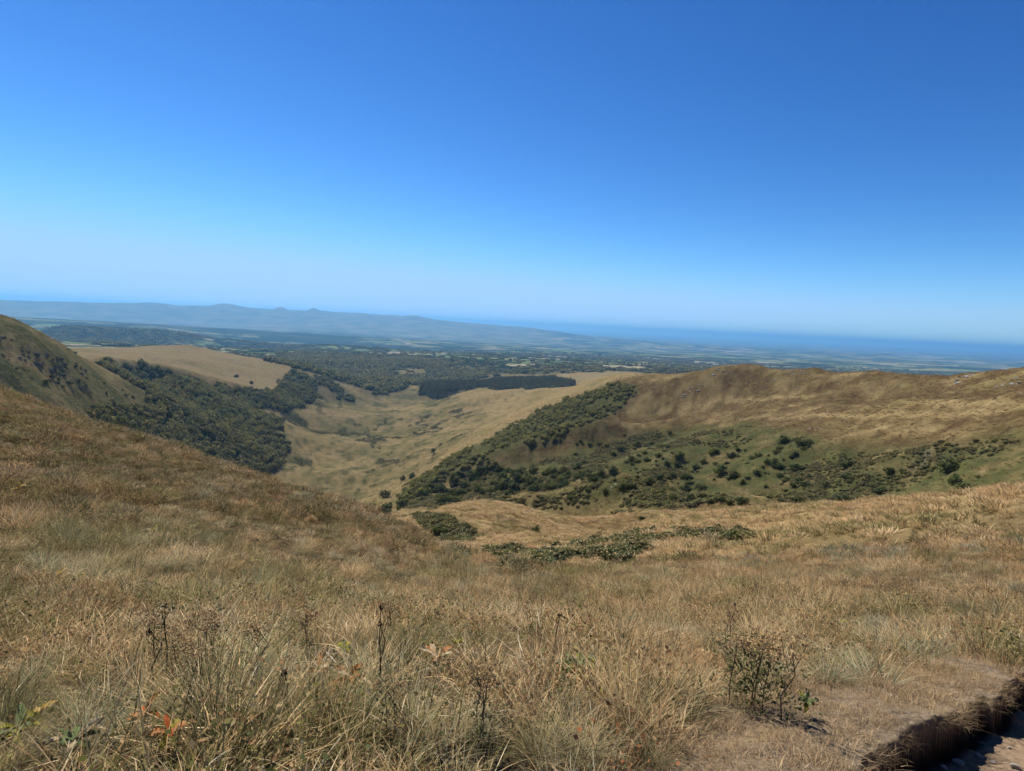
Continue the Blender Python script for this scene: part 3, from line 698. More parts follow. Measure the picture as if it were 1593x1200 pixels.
SRC = bpy.data.collections.new('sources')            # not linked to the scene: only feeds the scatterers
def source_set(tag_, meshes):
    c = bpy.data.collections.new('sources_' + tag_)
    for i, me in enumerate(meshes):
        o = bpy.data.objects.new('%s_%02d' % (tag_, i), me); c.objects.link(o)
    return c
def scatter(name, label, pts, rot, scl, idx, tint, coll):
    me = bpy.data.meshes.new(name); npt = len(pts)
    me.vertices.add(npt); me.vertices.foreach_set('co', np.ascontiguousarray(pts, np.float32).ravel())
    a = me.attributes.new('rot', 'FLOAT_VECTOR', 'POINT'); a.data.foreach_set('vector', np.ascontiguousarray(rot, np.float32).ravel())
    a = me.attributes.new('scl', 'FLOAT_VECTOR', 'POINT'); a.data.foreach_set('vector', np.ascontiguousarray(scl, np.float32).ravel())
    a = me.attributes.new('idx', 'INT', 'POINT'); a.data.foreach_set('value', np.ascontiguousarray(idx, np.int32))
    a = me.attributes.new('tint', 'FLOAT_COLOR', 'POINT'); a.data.foreach_set('color', np.ascontiguousarray(np.concatenate([tint, np.ones((npt, 1))], 1), np.float32).ravel())
    o = link(name, me); o['kind'] = 'stuff'; o['label'] = label
    g = bpy.data.node_groups.new('scatter_' + name, 'GeometryNodeTree')
    g.interface.new_socket('Geometry', in_out='INPUT', socket_type='NodeSocketGeometry'); g.interface.new_socket('Geometry', in_out='OUTPUT', socket_type='NodeSocketGeometry')
    gi = g.nodes.new('NodeGroupInput'); go = g.nodes.new('NodeGroupOutput'); ip = g.nodes.new('GeometryNodeInstanceOnPoints')
    ci = g.nodes.new('GeometryNodeCollectionInfo'); ci.inputs['Collection'].default_value = coll
    ci.inputs['Separate Children'].default_value = True; ci.inputs['Reset Children'].default_value = True
    def na_(nm, ty):
        x = g.nodes.new('GeometryNodeInputNamedAttribute'); x.data_type = ty; x.inputs['Name'].default_value = nm; return x.outputs[0]
    g.links.new(gi.outputs[0], ip.inputs['Points']); g.links.new(ci.outputs[0], ip.inputs['Instance'])
    ip.inputs['Pick Instance'].default_value = True
    g.links.new(na_('idx', 'INT'), ip.inputs['Instance Index'])
    er = g.nodes.new('FunctionNodeEulerToRotation'); g.links.new(na_('rot', 'FLOAT_VECTOR'), er.inputs[0]); g.links.new(er.outputs[0], ip.inputs['Rotation'])
    g.links.new(na_('scl', 'FLOAT_VECTOR'), ip.inputs['Scale'])
    g.links.new(ip.outputs[0], go.inputs[0])
    md = o.modifiers.new('scatter', 'NODES'); md.node_group = g
    return o
def sector(nn, a0, a1, r0, r1, rg, pw_=2.0):
    a = rg.uniform(a0, a1, nn); r = (rg.uniform(0, 1, nn) * (r1 ** pw_ - r0 ** pw_) + r0 ** pw_) ** (1 / pw_)
    return r * np.sin(a), r * np.cos(a)
def mask_at(G, x, y): return bil(G, *grid_frac(x, y))
def zrot(nn, rg, tilt=0.0):
    r = np.zeros((nn, 3)); r[:, 2] = rg.uniform(0, 2 * np.pi, nn); r[:, :2] = rg.normal(0, tilt, (nn, 2)) if tilt else 0; return r

# ------------------------------------------------------------------ woods (masses) 
M_leaf = leafy('tree_foliage', 0.30, None, soft=0.0)
tree_src = source_set('crown', [blade_mesh('crown', crown_data(100 + k, 420, 1.0, 1.0 + 0.1 * (k % 3), 0.15), M_leaf) for k in range(6)])
far_src = source_set('grove', [blade_mesh('grove', cat([(lambda d, ox, oy, s: (d[0] * s + np.array([ox, oy, 0]), d[1], d[2], d[3], d[4]))(crown_data(200 + k * 9 + j, 60, 1.0, 0.85, 0.34, 5), *(np.random.default_rng(k * 9 + j).uniform(-1.1, 1.1, 2)), np.random.default_rng(k * 31 + j).uniform(0.8, 1.2)) for j in range(6)]), M_leaf) for k in range(4)])
def conifer(seed):
    rg = np.random.default_rng(seed); Cs, Ns, S = [], [], []
    for k in range(9):
        z = 0.12 + 0.86 * k / 8; rad = 0.20 * (1.06 - z) + 0.012; m_ = int(26 * (1.1 - z)) + 4
        a = rg.uniform(0, 2 * np.pi, m_); d = rad * rg.uniform(0.5, 1.05, m_)
        Cs.append(np.stack([d * np.cos(a), d * np.sin(a), z - 0.25 * d + rg.normal(0, 0.015, m_)], -1)); Ns.append(np.stack([np.cos(a) * 0.7, np.sin(a) * 0.7, 0.7 + 0 * a], -1)); S.append(np.full(m_, 0.10))
    C = np.concatenate(Cs); Nr = np.concatenate(Ns); fo = C * [1, 1, 0.0] ; fo /= np.linalg.norm(fo, axis=1, keepdims=True) + 1e-6; return (*leaf_quads(C, Nr / np.linalg.norm(Nr, axis=1, keepdims=True), np.concatenate(S), rg), np.repeat(fo + [0, 0, 0.5], 4, 0))
con_src = source_set('conifer', [blade_mesh('conifer', conifer(300 + k), M_leaf) for k in range(3)])
TREE_COLS = np.array([1.75, 1.7, 1.15]) * np.array([(0.075, 0.092, 0.032), (0.095, 0.106, 0.036), (0.062, 0.08, 0.032), (0.12, 0.12, 0.04), (0.082, 0.094, 0.042)])
def wood_stuff(name, label, mask, a0, a1, r0, r1, area_per, smin, smax, coll, nsrc, cols, hs=(0.9, 1.15), seed=1, thr=(0.35, 0.65)):
    rg = np.random.default_rng(seed); area = (math.radians(a1 - a0)) / 2 * (r1 ** 2 - r0 ** 2)
    x, y = sector(int(area / area_per), math.radians(a0), math.radians(a1), r0, r1, rg)
    k = mask_at(mask, x, y) > rg.uniform(*thr, len(x)); x, y = x[k], y[k]
    z = ground(x, y); nn = len(x); s = rg.uniform(smin, smax, nn)
    tint = cols[rg.integers(0, len(cols), nn)] * rg.uniform(0.75, 1.25, (nn, 1)) * (1 + 0.25 * fbm(x / 90, y / 90, 5, 3)[:, None])
    scl = np.stack([s, s, s * rg.uniform(*hs, nn)], -1)
    scatter(name, label, np.stack([x, y, z - 0.03 * s], -1), zrot(nn, rg, 0.05), scl, rg.integers(0, nsrc, nn), tint, coll)
    print(name, nn); return x, y
wood_stuff('left_wood', 'dense dark green broadleaf wood filling the left side of the valley', mWL, -45, -12, 560, 2600, 38, 5.0, 13.0, tree_src, 6, TREE_COLS, seed=11)
wood_stuff('middle_wood', 'broad dark wood beyond the valley floor', mWM, -27, 0, 1900, 5000, 330, 12, 17, far_src, 4, TREE_COLS, seed=12)
wood_stuff('conifer_plantation', 'dark block of conifers at the end of the valley', mWC, -12, 9, 1840, 2360, 26, 15, 20, con_src, 3, TREE_COLS[[2, 0, 4]] * 0.85, (0.65, 1.15), seed=13)
wood_stuff('thicket', 'green thicket of low bushes running down the gully on the right hillside', mWR * np.clip(0.85 + 1.1 * fbm(GX / 38, GY / 38, 121, 3), 0, 1), -16, 14, 470, 1040, 15, 2.6, 6.2, tree_src, 6, TREE_COLS * 1.25, (0.7, 1.0), seed=14)
wood_stuff('plain_woods', 'scattered woods and hedges over the distant plain', hedge_dots, -50, 50, 2600, 8600, 2600, 11, 24, far_src, 4, TREE_COLS, (0.6, 0.9), seed=15, thr=(0.0, 0.7))
# ------------------------------------------------------------------ single trees and bushes on the right-hand hillside
def empty(name, loc, label, category, group=None):
    o = bpy.data.objects.new(name, None); SC.collection.objects.link(o); o.location = loc; o.empty_display_size = 0.2
    o['label'] = label; o['category'] = category
    if group: o['group'] = group
    return o
def tag(o, label, category, group=None):
    o['label'] = label; o['category'] = category
    if group: o['group'] = group
    return o
BUSH_MATS = [leafy('bush_leaves', 0.30, [(0.045, 0.06, 0.022), (0.085, 0.105, 0.034), (0.14, 0.15, 0.05)], soft=0.0),
             leafy('dark_bush_leaves', 0.25, [(0.03, 0.042, 0.018), (0.06, 0.078, 0.028), (0.10, 0.115, 0.04)], soft=0.0),
             leafy('yellow_green_leaves', 0.32, [(0.075, 0.088, 0.026), (0.12, 0.125, 0.038), (0.165, 0.16, 0.05)], soft=0.0)]
M_bark = plain_mat('bark', (0.06, 0.048, 0.036), (0.13, 0.11, 0.085), 6.0)
CROWNS = [[blade_mesh('crown', crown_data(400 + 7 * k + i, 620, 1.0, 1.0, 0.105, 15), BUSH_MATS[i]) for k in range(5)] for i in range(3)]
_tv, _tf = [], []
def trunk_mesh(seed):
    rg = np.random.default_rng(seed); V_, F_ = tube([(0, 0, -0.06), (0.01, 0, 0.1), (0.0, 0.02, 0.3), (0.03, 0.0, 0.55)], [0.045, 0.036, 0.026, 0.012], 6)
    Vs, Fs = [V_], [F_]; o = len(V_)
    for k in range(4):
        a = rg.uniform(0, 6.28); z0 = rg.uniform(0.1, 0.3); e = np.array([0.28 * math.cos(a), 0.28 * math.sin(a), z0 + 0.28])
        v2, f2 = tube([(0, 0.01, z0), e * [0.5, 0.5, 0] + [0, 0, z0 + 0.16], e], [0.022, 0.015, 0.006], 5); Vs.append(v2); Fs.append(f2 + o); o += len(v2)
    return mesh_np('trunk', np.concatenate(Vs), np.concatenate(Fs), M_bark)
TRUNKS = [trunk_mesh(k) for k in range(3)]
rt = np.random.default_rng(55)
n_tree = 0
def bush(x, y, z, w, h, shade, label, group=None, name='bush', category='bush'):
    global n_tree
    o = empty(name, (x, y, z - 0.04 * h), label, category, group)
    o.rotation_euler = (rt.normal(0, 0.05), rt.normal(0, 0.05), rt.uniform(0, 6.28)); e_ = rt.uniform(0.8, 1.35); o.scale = (w * e_, w / e_ ** 0.5, h)
    c = link('crown', CROWNS[shade][int(rt.integers(0, 5))], o); t = link('trunk', TRUNKS[int(rt.integers(0, 3))], o)
    n_tree += 1
    return o
# the ones the photograph lets you name
SINGLE = [
 (835, 829, 13, 1, 'lone dark bush on the golden hump in the middle of the bowl'),
 (599, 774, 15, 1, 'dark round tree at the left tip of the hillside wood, beside the valley floor'),
 (597, 799, 16, 1, 'dark tree peeping over the brow of the near left spur'),
 (627, 747, 9, 1, 'small dark tree left of a pair at the edge of the pale valley floor'),
 (641, 744, 12, 1, 'larger dark tree of a pair at the edge of the pale valley floor'),
 (674, 702, 7, 1, 'tiny lone tree on the pale slope above the hillside wood'),
 (997, 808, 9, 1, 'single bush at the foot of the brown hump in the bowl'),
 (957, 802, 10, 2, 'low spreading bush in the green hollow between two humps'),
 (1139, 712, 15, 1, 'dark bush at the right end of the yellow-green patch on the hillside'),
 (1177, 739, 10, 1, 'small round bush alone on the brown bank, right of the bush cluster'),
 (1384, 738, 12, 1, 'dark round bush left of the bare earth streak on the right hillside'),
 (1473, 735, 24, 0, 'wide bush just right of the bare earth streak on the right hillside'),
 (1370, 771, 15, 1, 'dark round bush close above the golden ridge, right of the bowl'),
 (1503, 766, 17, 1, 'rightmost dark bush half hidden by the golden ridge'),
 (1486, 753, 15, 0, 'low bush behind the rightmost dark bush on the golden ridge'),
 (1312, 780, 13, 1, 'low dark bush cut by the line of the golden ridge'),
 (1241, 784, 16, 1, 'dark bush where the golden ridge meets the brown hump'),
 (1316, 729, 17, 1, 'wider of two dark bushes one above the other on the right hillside'),
 (1317, 744, 11, 1, 'smaller lower one of two dark bushes on the right hillside'),
 (1217, 691, 20, 0, 'long low bush in the fold below the grey rock hole'),
 (1248, 694, 19, 0, 'long low bush just right of the fold below the grey rock hole'),
 (968, 762, 16, 1, 'dark bush right beside the pale scree patch'),
 (898, 730, 15, 1, 'topmost round tree on the shaded face under the spur'),
 (953, 735, 14, 1, 'pointed dark tree standing above the pale scree patch'),
 (72, 597, 6, 1, 'small dark bush on the face of the left mountain'),
 (455, 583, 10, 1, 'round tree at the tip of the pale plateau by the left wood'),
 (391, 597, 6, 1, 'tiny lone bush on the pale plateau, nearer the left wood'),
 (368, 587, 5, 1, 'tiny lone bush out in the middle of the pale plateau'),
]
def place_px(px, py, size_px, shade, label, group=None, rmin=90, flat=0.9, name='bush'):
    x, y, z = pick(px, py, rmin); r = math.hypot(x, y)
    w = size_px * r / FPX * 1.25
    return bush(x, y, z, w, w * flat * rt.uniform(0.65, 1.05), shade, label, group, name)
for px_, py_, s_, sh_, lb in SINGLE: place_px(px_, py_, s_, sh_, lb)
SHADE_W = ('mid-green', 'dark green', 'yellow-green')
def spot(px, py, poly):
    fx = (px - poly[:, 0].min()) / np.ptp(poly[:, 0]); fy = (py - poly[:, 1].min()) / np.ptp(poly[:, 1])
    return ('upper ', 'mid-height ', 'lower ')[min(2, int(fy * 3))] + ('far left', 'left', 'middle left', 'middle right', 'right', 'far right')[min(5, int(fx * 6))]
LIST = [(883, 741, 12), (923, 750, 15), (874, 760, 17), (889, 776, 12), (1012, 752, 14), (1026, 745, 12), (1046, 743, 13), (1067, 746, 14), (1056, 716, 14), (1082, 731, 10),
        (1124, 738, 20), (1143, 744, 14), (1065, 764, 16), (1091, 761, 14), (1045, 776, 11), (1104, 783, 11), (1119, 780, 14), (1136, 785, 12), (1153, 785, 15), (1155, 753, 8), (1213, 729, 12),
        (1194, 722, 8), (1239, 733, 14), (1254, 758, 13), (1212, 700, 9), (1285, 758, 12), (1369, 780, 9), (1030, 770, 10), (1075, 775, 10), (985, 760, 12), (942, 768, 10), (915, 765, 10)]
_lp = np.array([q_[:2] for q_ in LIST], float)
for px_, py_, s_ in LIST:
    sh_ = int(rt.choice([0, 1, 1]))
    place_px(px_, py_, s_, sh_, '%s round bush, %s of the middle right hillside' % (('wide ' if s_ >= 15 else 'middling ' if s_ >= 12 else 'little ') + SHADE_W[sh_], spot(px_, py_, _lp)), 'round bushes on the middle of the right hillside')
def fill(poly, count, smin, smax, shades, label, group, rlo, rhi, name='bush', flat=0.9):
    poly = np.array(poly, float); k = 0; tries = 0; used = []
    while k < count and tries < count * 40:
        tries += 1
        px_ = rt.uniform(poly[:, 0].min(), poly[:, 0].max()); py_ = rt.uniform(poly[:, 1].min(), poly[:, 1].max())
        if not in_poly(np.array([px_]), np.array([py_]), poly)[0]: continue
        if fbm(np.array([px_ / 28.0]), np.array([py_ / 16.0]), 301, 3)[0] < rt.uniform(-0.45, 0.15): continue
        if any(abs(px_ - u_) < 5 and abs(py_ - v_) < 3.5 for u_, v_ in used): continue
        used.append((px_, py_)); s_ = smin + (smax - smin) * rt.uniform(0, 1) ** 1.8
        x, y, z = pick(px_, py_, 170); r = math.hypot(x, y)
        if not (rlo < r < rhi): continue
        w = s_ * r / FPX * 1.25
        sh_ = int(rt.choice(shades)); big = 'large' if s_ > smin + 0.45 * (smax - smin) else 'small'
        bush(x, y, z, w, w * flat * rt.uniform(0.65, 1.05), sh_, label % (big + ' ' + SHADE_W[sh_], spot(px_, py_, poly)), group, name); k += 1
fill(WR2, 120, 7, 17, [0, 0, 1, 2], '%s tree, %s of the wood along the foot of the spur', 'trees along the foot of the spur', 300, 640, 'tree', 1.0)
fill(WR4, 36, 4, 10, [0, 1, 2], '%s bush, %s of the folds above the bush cluster', 'bushes in the folds above the cluster', 300, 700)
fill(WR3, 62, 4, 12, [0, 0, 1, 2], '%s bush, %s of the cluster above the brown hump', 'green bushes above the brown hump', 250, 600)
fill([(1180, 690), (1330, 700), (1520, 720), (1580, 750), (1380, 785), (1200, 780)], 34, 3, 9, [0, 2, 2], '%s low shrub, %s of the hillside above the golden ridge', 'shrubs dotted above the golden ridge', 180, 480, 'shrub', 0.65)
fill([(100, 575), (215, 612), (225, 640), (150, 650), (60, 600)], 26, 3, 6.5, [1, 1, 0], '%s bush, %s of the left mountain flank', 'bushes on the flank of the left mountain', 500, 1100)
print('bushes', n_tree)
# low shrub carpets in the green hollows (bilberry, willow scrub)
def low_cover(name, label, mask, r0, r1, a0, a1, area_per, smin, smax, seed, cols, thr=0.45):
    rg = np.random.default_rng(seed); area = math.radians(a1 - a0) / 2 * (r1 ** 2 - r0 ** 2)
    x, y = sector(int(area / area_per), math.radians(a0), math.radians(a1), r0, r1, rg)
    k = mask_at(mask, x, y) > rg.uniform(thr, thr + 0.3, len(x)); x, y = x[k], y[k]; nn = len(x); s = rg.uniform(smin, smax, nn)
    tint = cols[rg.integers(0, len(cols), nn)] * rg.uniform(0.8, 1.25, (nn, 1))
    scatter(name, label, np.stack([x, y, ground(x, y) - 0.1 * s], -1), zrot(nn, rg, 0.1), np.stack([s, s, s * rg.uniform(0.35, 0.7, nn)], -1), rg.integers(0, 6, nn), tint, tree_src); print(name, nn)
low_cover('hollow_scrub', 'low grey-green scrub filling the hollow below the brow', np.maximum(hol, strip), 30, 300, -20, 30, 0.9, 0.5, 2.3, 61, np.array([(0.075, 0.10, 0.05), (0.065, 0.085, 0.036), (0.10, 0.115, 0.036), (0.05, 0.068, 0.03)]), 0.4)
lc = region(GREEN_R, 180, 720, 2) * np.clip(0.45 + 1.5 * fbm(GX / 34, GY / 34, 111, 3) + 0.5 * region(WR2, 250, 650, 3), 0, 1) * (1 - 0.25 * sstep(0.52, 0.66, GA))
low_cover('hillside_scrub', 'low green scrub in patches over the right hillside', lc, 180, 720, -16, 45, 2.3, 0.7, 3.0, 62, np.array([(0.06, 0.082, 0.036), (0.085, 0.10, 0.03), (0.12, 0.12, 0.036), (0.045, 0.062, 0.028)]), 0.5)
low_cover('valley_rushes', 'dark rushes along the wet drains of the valley floor', rushes, 700, 2000, -28, 8, 12, 1.4, 2.8, 63, np.array([(0.06, 0.065, 0.03), (0.075, 0.075, 0.034)]), 0.35)

# ------------------------------------------------------------------ rocks
M_rock = plain_mat('grey_rock', (0.26, 0.24, 0.205), (0.52, 0.49, 0.43), 3.0, 0.6, 0.15)
M_rock2 = plain_mat('shaded_crag', (0.05, 0.048, 0.042), (0.14, 0.13, 0.11), 0.35, 0.8, 1.2)  # shade on the crag faces is put into this dark rock colour
M_stone = plain_mat('path_stone', (0.22, 0.19, 0.155), (0.42, 0.38, 0.32), 20.0, 0.4, 0.01)
def rock_mesh(seed, mat, sub=3):
    bm = bmesh.new(); bmesh.ops.create_icosphere(bm, subdivisions=sub, radius=0.5); rg = np.random.default_rng(seed)
    co = np.array([v.co[:] for v in bm.verts])
    for _ in range(9):                                   # cut facets
        nn = rg.normal(0, 1, 3); nn /= np.linalg.norm(nn); d = rg.uniform(0.26, 0.42)
        over = np.maximum(co @ nn - d, 0); co -= over[:, None] * nn * 0.9
    co *= 1 + 0.10 * fbm(co[:, 0] * 5 + seed, co[:, 1] * 5 + co[:, 2] * 3, seed, 3)[:, None]
    for v, c in zip(bm.verts, co): v.co = c
    me = bpy.data.meshes.new('rock'); bm.to_mesh(me); bm.free(); me.materials.append(mat)
    return me
ROCKS = [rock_mesh(500 + k, M_rock) for k in range(5)]; CRAGS = [rock_mesh(520 + k, M_rock2) for k in range(5)]; STONES = [rock_mesh(540 + k, M_stone, 2) for k in range(5)]
rr_ = np.random.default_rng(66)
def boulders(px, py, wpx, hpx, count, meshes, label, category='rock', name='rock_outcrop', rmin=100, smin=0.2, smax=0.5, flat=0.35):
    x0, y0, z0 = pick(px, py, rmin); r = math.hypot(x0, y0); u = r / FPX
    o = empty(name, (x0, y0, z0), label, category)
    for k in range(count):
        bx = x0 + rr_.uniform(-0.5, 0.5) * wpx * u; by = y0 + rr_.uniform(-0.6, 0.6) * hpx * u * 2.2
        s = rr_.uniform(smin, smax) * hpx * u * 1.3
        c = link('boulder', meshes[int(rr_.integers(0, 5))], o, (bx - x0, by - y0, float(ground(bx, by)) - z0 - s * flat * 0.12))
        c.scale = (s * rr_.uniform(1.0, 1.9), s, s * flat * rr_.uniform(0.7, 1.2)); c.rotation_euler = (rr_.normal(0, 0.15), rr_.normal(0, 0.15), rr_.uniform(0, 6.28))
    return o
boulders(1500, 590, 36, 12, 14, ROCKS, 'pale flat slabs of rock on the moor skyline, left of the dark knoll')
boulders(1582, 594, 28, 11, 10, ROCKS, 'grey rocks on the moor at the right edge of the view')
boulders(1590, 613, 10, 6, 4, ROCKS, 'small grey rocks on the moor below the ones at the right edge')
boulders(1100, 590, 70, 8, 16, ROCKS, 'line of small rocks along the left end of the moor ridge', flat=0.5)
boulders(1225, 583, 44, 7, 11, ROCKS, 'scatter of small rocks right of the top of the moor ridge', flat=0.5)
boulders(1268, 668, 11, 9, 6, ROCKS, 'grey rock hole in the grass of the right hillside', rmin=200)
boulders(935, 605, 22, 8, 7, ROCKS, 'broken rock face at the top of the bushy gully', rmin=400)
boulders(954, 757, 12, 8, 7, ROCKS, 'pale scree patch among the bushes on the right hillside', rmin=200)
boulders(700, 838, 5, 5, 3, ROCKS, 'small pale boulder beside the dark scrub below the near spur', rmin=28)
boulders(78, 566, 22, 20, 22, CRAGS, 'tall dark crag in the middle of the left mountain', rmin=400, flat=0.8, smin=0.12, smax=0.32)
boulders(128, 574, 13, 11, 14, CRAGS, 'dark crag near the descending edge of the left mountain', rmin=400, flat=0.7, smin=0.15, smax=0.35)
boulders(22, 540, 46, 9, 20, CRAGS, 'dark broken rock band high on the left mountain', rmin=400)
boulders(20, 570, 38, 6, 16, CRAGS, 'low dark rock band lower on the left mountain face', rmin=400)
boulders(128, 600, 14, 8, 12, CRAGS, 'lowest dark crag on the left mountain above the wood', rmin=400)
boulders(108, 545, 10, 8, 4, CRAGS, 'small crag on the skyline of the left mountain', rmin=400)
# dark scrub clinging to the near spur's edge
for px_, py_, s_, lb in ((683, 828, 22, 'dark scrub bush half hidden behind the near left spur'), (575, 788, 14, 'small scrub bush over the edge of the near left spur'), (545, 778, 12, 'leftmost scrub bush behind the edge of the near left spur')):
    place_px(px_, py_ + 4, s_, 1, lb, None, 36)
# ------------------------------------------------------------------ the grass we stand in
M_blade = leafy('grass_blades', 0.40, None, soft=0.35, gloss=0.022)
M_herbs = leafy('small_herb_leaves', 0.35, None, soft=0.2)
rg0 = np.random.default_rng(77)
def clump(kind, seed):
    rg = np.random.default_rng(seed); la = rg.uniform(0, 6.28)
    if kind == 'fescue':   return blades(46, 0.12, 0.07, 0.20, 0.85, 1.5, 0.0042, 4, rg, (0.25 * math.cos(la), 0.25 * math.sin(la)))
    if kind == 'dense':    return blades(74, 0.08, 0.11, 0.26, 1.0, 0.9, 0.0042, 4, rg)
    if kind == 'matted':   return cat([blades(40, 0.15, 0.10, 0.26, 1.15, 1.6, 0.0046, 4, rg, (0.5 * math.cos(la), 0.5 * math.sin(la))), blades(14, 0.16, 0.1, 0.25, 0.3, 0.8, 0.004, 3, rg)])
    if kind == 'upright':  return cat([blades(24, 0.08, 0.16, 0.36, 0.55, 0.8, 0.0042, 4, rg), blades(22, 0.12, 0.08, 0.2, 0.8, 1.2, 0.0045, 3, rg)])
    if kind == 'turf':     return blades(60, 0.12, 0.02, 0.07, 1.1, 1.0, 0.0028, 3, rg, (0.3 * math.cos(la), 0.3 * math.sin(la)))
    if kind == 'herb':
        C = np.stack([rg.normal(0, 0.07, 60), rg.normal(0, 0.07, 60), rg.uniform(0.02, 0.20, 60)], -1); Nn = rg.normal(0, 1, (60, 3)) + [0, 0, 0.8]
        return cat([leaf_quads(C, Nn / np.linalg.norm(Nn, axis=1, keepdims=True), rg.uniform(0.010, 0.024, 60), rg), blades(18, 0.07, 0.1, 0.24, 0.5, 0.3, 0.0025, 3, rg)])
    if kind == 'litter':   # broken pale stems lying across the sward
        b = blades(10, 0.16, 0.06, 0.20, 1.25, 1.2, 0.0038, 5, rg); b[0][:, 2] = b[0][:, 2] * 0.55 + 0.07; return b
    if kind == 'tussock':  # seen from 20 m and more
        return cat([blades(110, 0.26, 0.12, 0.30, 1.0, 1.1, 0.011, 3, rg), blades(60, 0.34, 0.08, 0.2, 1.2, 1.3, 0.012, 3, rg, (0.3 * math.cos(la), 0.3 * math.sin(la)))])
    if kind == 'mound':    # low rounded cushion: short shoots over a dome
        nn = 330; v = rg.normal(0, 1, (nn, 3)); v[:, 2] = np.abs(v[:, 2]) * 0.9 + 0.05; v /= np.linalg.norm(v, axis=1, keepdims=True)
        lump = 1 + 0.35 * fbm(v[:, 0] * 2.2 + seed, v[:, 1] * 2.2, seed, 2)
        C = v * np.array([0.36, 0.36, 0.24]) * (lump * rg.uniform(0.8, 1.05, nn))[:, None]; tip = v + rg.normal(0, 0.45, (nn, 3)); tip[:, 2] += 0.25; tip /= np.linalg.norm(tip, axis=1, keepdims=True)
        L = rg.uniform(0.06, 0.14, nn)[:, None]; sd_ = np.cross(tip, rg.normal(0, 1, (nn, 3))); sd_ /= np.linalg.norm(sd_, axis=1, keepdims=True); w_ = rg.uniform(0.004, 0.009, nn)[:, None]
        Vm = np.stack([C - sd_ * w_, C + sd_ * w_, C + tip * L + sd_ * w_ * 0.3, C + tip * L - sd_ * w_ * 0.3], 1).reshape(-1, 3)
        fo = v + [0, 0, 0.1]; fo /= np.linalg.norm(fo, axis=1, keepdims=True)
        return Vm, np.arange(4 * nn).reshape(nn, 4), np.tile([0.1, 0.1, 1, 1], nn), np.repeat(rg.uniform(0, 1, nn), 4), np.repeat(fo, 4, 0)
    if kind == 'far':      # seen from 60 m and more
        return blades(90, 0.60, 0.22, 0.55, 0.8, 1.0, 0.04, 2, rg)
KINDS = ['fescue', 'fescue', 'dense', 'dense', 'matted', 'matted', 'upright', 'upright', 'herb', 'herb', 'turf', 'turf', 'litter', 'litter']
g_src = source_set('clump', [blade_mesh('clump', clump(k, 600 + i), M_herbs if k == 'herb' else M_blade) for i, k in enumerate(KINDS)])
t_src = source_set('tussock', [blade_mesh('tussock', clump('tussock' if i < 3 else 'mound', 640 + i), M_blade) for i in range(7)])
f_src = source_set('fartuft', [blade_mesh('fartuft', clump('far', 660 + i), M_blade) for i in range(4)])
STRAW = np.array([(0.60, 0.385, 0.18), (0.50, 0.315, 0.14), (0.68, 0.49, 0.27), (0.40, 0.235, 0.10)])
OLIVE = np.array([(0.14, 0.14, 0.042), (0.20, 0.18, 0.058), (0.085, 0.095, 0.03), (0.26, 0.22, 0.075)])
GREY = np.array([(0.33, 0.33, 0.20), (0.28, 0.29, 0.16), (0.40, 0.38, 0.26)])
RUST = np.array([(0.30, 0.165, 0.075), (0.24, 0.12, 0.052), (0.38, 0.22, 0.10)])
def grass_tint(x, y, rg, r):
    nn = len(x); n_ = fbm(x / 1.6, y / 1.6, 201, 3); m_ = fbm(x / 5.5, y / 5.5, 202, 3); l_ = fbm(x / 0.5, y / 0.5, 203, 2)
    left = np.clip((-x / (np.abs(y) + 1.0) + 0.15) * 1.2, 0, 1)        # the left spur is greener and rustier
    wS = np.clip(0.70 + 1.5 * n_ + 0.7 * m_ - 0.42 * left, 0.06, 2); wO = np.clip(0.40 - 1.6 * n_ + 1.4 * l_ + 0.42 * left, 0.04, 2)
    wG = np.clip(0.16 + 1.8 * fbm(x / 1.1 + 9, y / 1.1, 204, 3), 0.02, 1); wR = np.clip(0.20 - 1.1 * m_ + 0.30 * left + 0.5 * l_, 0.02, 1.2)
    W = np.stack([wS, wO, wG, wR], -1); W /= W.sum(1, keepdims=True); c = W.cumsum(1); u_ = rg.uniform(0, 1, nn)
    fam = (u_[:, None] > c).sum(1).clip(0, 3)
    out = np.zeros((nn, 3))
    for f, pal in enumerate((STRAW, OLIVE, GREY, RUST)):
        k = fam == f; out[k] = pal[rg.integers(0, len(pal), k.sum())]
    return out * rg.uniform(0.6, 1.25, (nn, 1)), fam
TILTX, TILTY = 0.0, 0.0
def sow(name, label, dens_, a0, a1, r0, r1, smin, smax, src, seed, picker, cond=None, grade=None, tintf=None):
    rg = np.random.default_rng(seed); area = math.radians(a1 - a0) / 2 * (r1 ** 2 - r0 ** 2)
    x, y = sector(int(area * dens_), math.radians(a0), math.radians(a1), r0, r1, rg)
    k = np.ones(len(x), bool)
    if cond is not None: k &= cond(x, y, rg)
    if grade is not None: k &= rg.uniform(0, 1, len(x)) < grade(np.hypot(x, y))
    x, y = x[k], y[k]; nn = len(x); tint, fam = (tintf or grass_tint)(x, y, rg, np.hypot(x, y))
    s = rg.uniform(smin, smax, nn) * (1 + 0.9 * fbm(x / 0.75, y / 0.75, 207, 3)) * (1 + 0.4 * fbm(x / 3.1, y / 3.1, 208, 2))
    s = np.minimum(s, 1.25 * smax)
    scl = np.stack([s, s, s * rg.uniform(0.75, 1.1, nn)], -1); rot = zrot(nn, rg, 0.14)
    scatter(name, label, np.stack([x, y, ground(x, y)], -1), rot, scl, picker(fam, rg, nn, x, y), tint, src); print(name, nn)
def pick_kind(fam, rg, nn, x, y):
    tab = np.array([[0, 1, 4, 5, 6, 5], [2, 3, 6, 8, 9, 7], [0, 2, 3, 4, 1, 5], [8, 9, 7, 0, 6, 4]])
    return tab[fam, rg.integers(0, 6, nn)]
SDc = SD; WORNc = WORN; SOILc = SOIL
